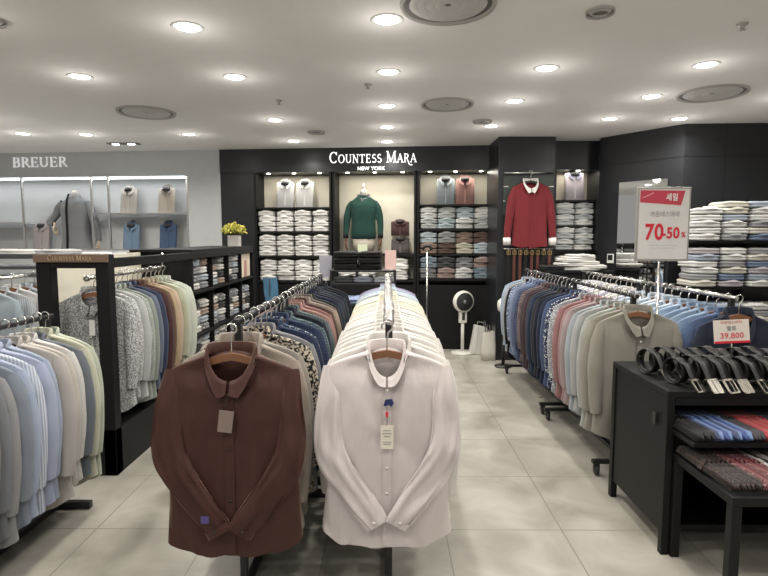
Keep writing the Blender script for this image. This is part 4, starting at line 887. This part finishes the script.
# ------------------------------------------------------------------ belt table
T = thing('display_table', 'black display cabinet table with belts on top in the right foreground', 'table', (1.30, 2.47, 0))
def tb(name, *a, mat=BLACK, bv=.003): return bevel(MB().box(*a).build(name, mat, T), bv)
W_ = 1.15
tb('tabletop', 0, W_, 0, .62, .765, .795)
tb('leg', 0, .035, 0, .035, 0, .765); tb('leg', 0, .035, .58, .62, 0, .765); tb('leg', W_ - .04, W_, 0, .04, 0, .765); tb('leg', W_ - .04, W_, .58, .62, 0, .765)
tb('side_panel', .008, .03, .04, .58, .10, .765); tb('side_panel', W_ - .03, W_ - .008, .04, .58, .10, .765); tb('back_panel', .04, W_ - .04, .59, .61, .10, .765)
tb('front_rail', .04, W_ - .04, .005, .03, .725, .765)
tb('shelf', .03, W_ - .03, -.17, .58, .592, .612); tb('shelf', .03, W_ - .03, .02, .58, .12, .14)
hg = MB().box(-.004, .0, .10, .13, .60, .66).build('hinge', BMETAL, T)
N = thing('nesting_table', 'low black nesting table with ties pulled out from under the belt table', 'table', (1.338, 2.03, 0))
bevel(MB().box(0, 1.08, 0, .50, .462, .50).build('tabletop', BLACK, N))
for x in (0, 1.04):
    for y in (0, .42): bevel(MB().box(x, x + .04, y, y + .04, 0, .462).build('leg', BLACK, N))
# ties
def tie_mesh():
    rows = []
    L_ = .42
    for i in range(13):
        u = i / 12; y = -L_ / 2 + L_ * u; w = .026 - .008 * u
        if i == 0: w = .003
        if i == 1: y = -L_ / 2 + .03; w = .027
        z = .006 + .012 * math.sin(u * PI)
        rows.append([(-w, y, z), (0, y, z + .004), (w, y, z), (0, y, z - .004)])
    return MB().quadgrid(rows, True, True, True, True).mesh('tie_blade')
TM = tie_mesh()
tl = MB().box(-.024, .024, -.006, .022, .008, .024).mesh('tie_loop')
def ties(x0, n, y, z, dx, pal, where, group, fan):
    for k in range(n):
        nm, c, pt, c2_ = pal(k)
        t = thing('necktie', '%s folded necktie, %s from the left on %s' % (nm, ordn(k), where), 'tie', (x0 + dx * k, y, z + .026), 0, group)
        t.rotation_euler = (0, -1.0, fan + R.uniform(-.03, .03))
        m = fabric(c, pt, c2_, 2.2, rough=.5, bump=.1)
        link('tie_blade', TM, m, t); link('tie_band', tl, m, t)
def pal_a(k):
    if k < 3: return 'black', (.015, .015, .02), None, None
    if k < 11: return [('blue striped', (.05, .13, .40), 'stripe', (.3, .42, .65)), ('royal blue', (.04, .10, .36), None, None), ('sky blue', (.14, .26, .52), None, None), ('navy', (.02, .03, .12), 'stripe', (.1, .16, .35))][k % 4]
    if k < 14: return 'dark grey', (.04, .04, .06), 'stripe', (.12, .1, .12)
    if k < 21: return [('bright red', (.50, .02, .03), None, None), ('red striped', (.42, .03, .04), 'stripe', (.6, .2, .2))][k % 2]
    return 'navy striped', (.03, .04, .10), 'stripe', (.12, .2, .3)
ties(1.355, 50, 2.48, .612, .020, pal_a, 'the shelf under the belts', 'ties on the upper tie shelf', .06)
def pal_b(k):
    if k < 5: return 'black patterned', (.02, .02, .02), 'spots', (.2, .1, .08)
    if k < 12: return [('dark red striped', (.20, .02, .03), 'stripe', (.45, .15, .15)), ('wine', (.22, .02, .04), None, None), ('maroon spotted', (.16, .02, .03), 'spots', (.5, .3, .3))][k % 3]
    if k < 20: return [('silver grey', (.40, .38, .38), 'stripe', (.65, .62, .6)), ('black', (.03, .03, .035), None, None), ('pale striped', (.52, .48, .46), 'stripe', (.2, .1, .12))][k % 3]
    return 'charcoal striped', (.06, .06, .08), 'stripe', (.25, .25, .3)
ties(1.365, 50, 2.25, .50, .020, pal_b, 'the low nesting table', 'ties on the nesting table', .06)
# rolled belts
def belt_strip(path, wdt, th=.0035):
    P = [Vector(p) for p in path]; rows = []
    for i, p in enumerate(P):
        T_ = (P[min(i + 1, len(P) - 1)] - P[max(i - 1, 0)]).normalized(); Nn = Vector((1, 0, 0)).cross(T_).normalized()
        x = Vector((wdt / 2, 0, 0))
        rows.append([p - x - Nn * th / 2, p + x - Nn * th / 2, p + x + Nn * th / 2, p - x + Nn * th / 2])
    return MB().quadgrid(rows, True, True, True, True)
def coil(r0=.060):
    pts = []
    for k in range(44):
        a = -2.2 + k * (2 * PI * 1.45) / 43; r = r0 - .008 * (1 - k / 43)
        pts.append((0, -math.cos(a) * 0 + r * math.sin(-a) * 1.0, r0 + .004 + r * math.cos(a)))
    a = -2.2 + 2 * PI * 1.45
    last = pts[-1]
    return pts
cp = coil()
# tail from the coil top running forward and down to the table
tail = [(0, -.035, .118), (0, -.062, .100), (0, -.085, .070), (0, -.100, .045), (0, -.118, .022)]
ring = [(0, .060 * math.sin(a), .064 + .060 * math.cos(a)) for a in [-.5 + 2 * PI * 1.12 * k / 40 for k in range(41)]]
ring = [(0, .056 * math.sin(a), .062 + .056 * math.cos(a)) for a in [(-.6 + 2 * PI * k / 36) for k in range(37)]][::-1]
STRAP = belt_strip([(0, -.1, .012), (0, -.06, .012)][:0] + ring + tail[1:], .048).mesh('belt_coil')
TIPM = belt_strip([(0, .050 * math.sin(a), .062 + .050 * math.cos(a)) for a in [1.2 + k * .3 for k in range(16)]], .032).mesh('belt_inner')
def buckle_mesh(kind):
    b = MB(); Mx = Matrix.Translation((0, -.125, .020)) @ Matrix.Rotation(-.75, 4, 'X')
    w, h, t_ = .027, .032, .007
    b.box(-w, w, -.003, .003, h - t_, h, Mx); b.box(-w, w, -.003, .003, -h, -h + t_, Mx); b.box(-w, -w + t_, -.003, .003, -h, h, Mx); b.box(w - t_, w, -.003, .003, -h, h, Mx); b.box(-.002, .002, -.006, -.002, -h, h, Mx)
    if kind: b.box(-w * .8, w * .8, -.001, .002, -h * .8, h * .8, Mx)
    return b.mesh('buckle')
BK = [buckle_mesh(0), buckle_mesh(1)]
SILV = simple('buckle_silver', (.62, .60, .55), .25, 1.)
for row, (y, x0, n, nm) in enumerate(((2.60, 1.40, 13, 'front'), (2.80, 1.36, 14, 'back'))):
    for k in range(n):
        t = thing('belt', 'coiled black leather belt with silver buckle, %s from the left in the %s row' % (ORD[k], nm), 'belt', (x0 + .074 * k + R.uniform(-.006, .006), y + R.uniform(-.01, .01), .795), -.0 + .30 + R.uniform(-.08, .08), 'coiled belts on the black cabinet')
        s = R.uniform(1.0, 1.12); t.scale = (s, s, s * (1.08 if row == 0 else 1.1))
        link('strap', STRAP, BLK, t); link('strap_tip', TIPM, BLK, t); link('buckle', BK[k % 2], SILV, t)
t = thing('price_card', 'white price card with red edge reading 39,800 behind the coiled belts', 'price card', (1.89, 2.93, .795)); t.rotation_euler = (-.1, -.06, -.08)
MB().box(-.092, .092, -.002, .002, .135, .262).build('card', simple('card_cream', (.66, .60, .54), .6), t); MB().box(-.092, .092, -.003, -.002, .135, .147).build('red_edge', RED, t)
link('header_lettering', font_mesh('카운테스마라', .020, .0004), simple('print_red_dull', (.5, .15, .12), .5), t, (0, -.003, .248)); link('item_lettering', font_mesh('벨트', .028, .0004, .0006), GREYPR, t, (0, -.003, .215)); link('price_lettering', font_mesh('39,800', .042, .0004, .0008), simple('print_red', (.6, .10, .12), .5), t, (0, -.003, .175))
MB().tube([(0, .006, 0), (0, .006, .2)], .004, 8, ref=(1, 0, 0)).build('stem', CHROME, t); MB().lathe([(.035, 0), (.035, .005), (.006, .01)], 16).build('foot', CHROME, t)
# ------------------------------------------------------------------ world, camera
w = D.worlds.new('world'); bpy.context.scene.world = w; w.use_nodes = True
w.node_tree.nodes['Background'].inputs[0].default_value = (1, .97, .93, 1); w.node_tree.nodes['Background'].inputs[1].default_value = WS
cam = D.cameras.new('camera'); co = D.objects.new('camera', cam); C.objects.link(co)
cam.sensor_width = 36; cam.lens = 545 / 768 * 36; cam.clip_start = .05
co.location = (0, 0, 1.5); co.rotation_euler = (PI / 2 - math.atan(50 / 545), 0, math.atan(3 / 545))
bpy.context.scene.camera = co
vs = bpy.context.scene.view_settings; vs.view_transform = 'Standard'; vs.look = 'None'; vs.exposure = EXPO; vs.gamma = 1.0
bpy.context.scene.cycles.use_denoising = True
bpy.context.scene.cycles.max_bounces = 6
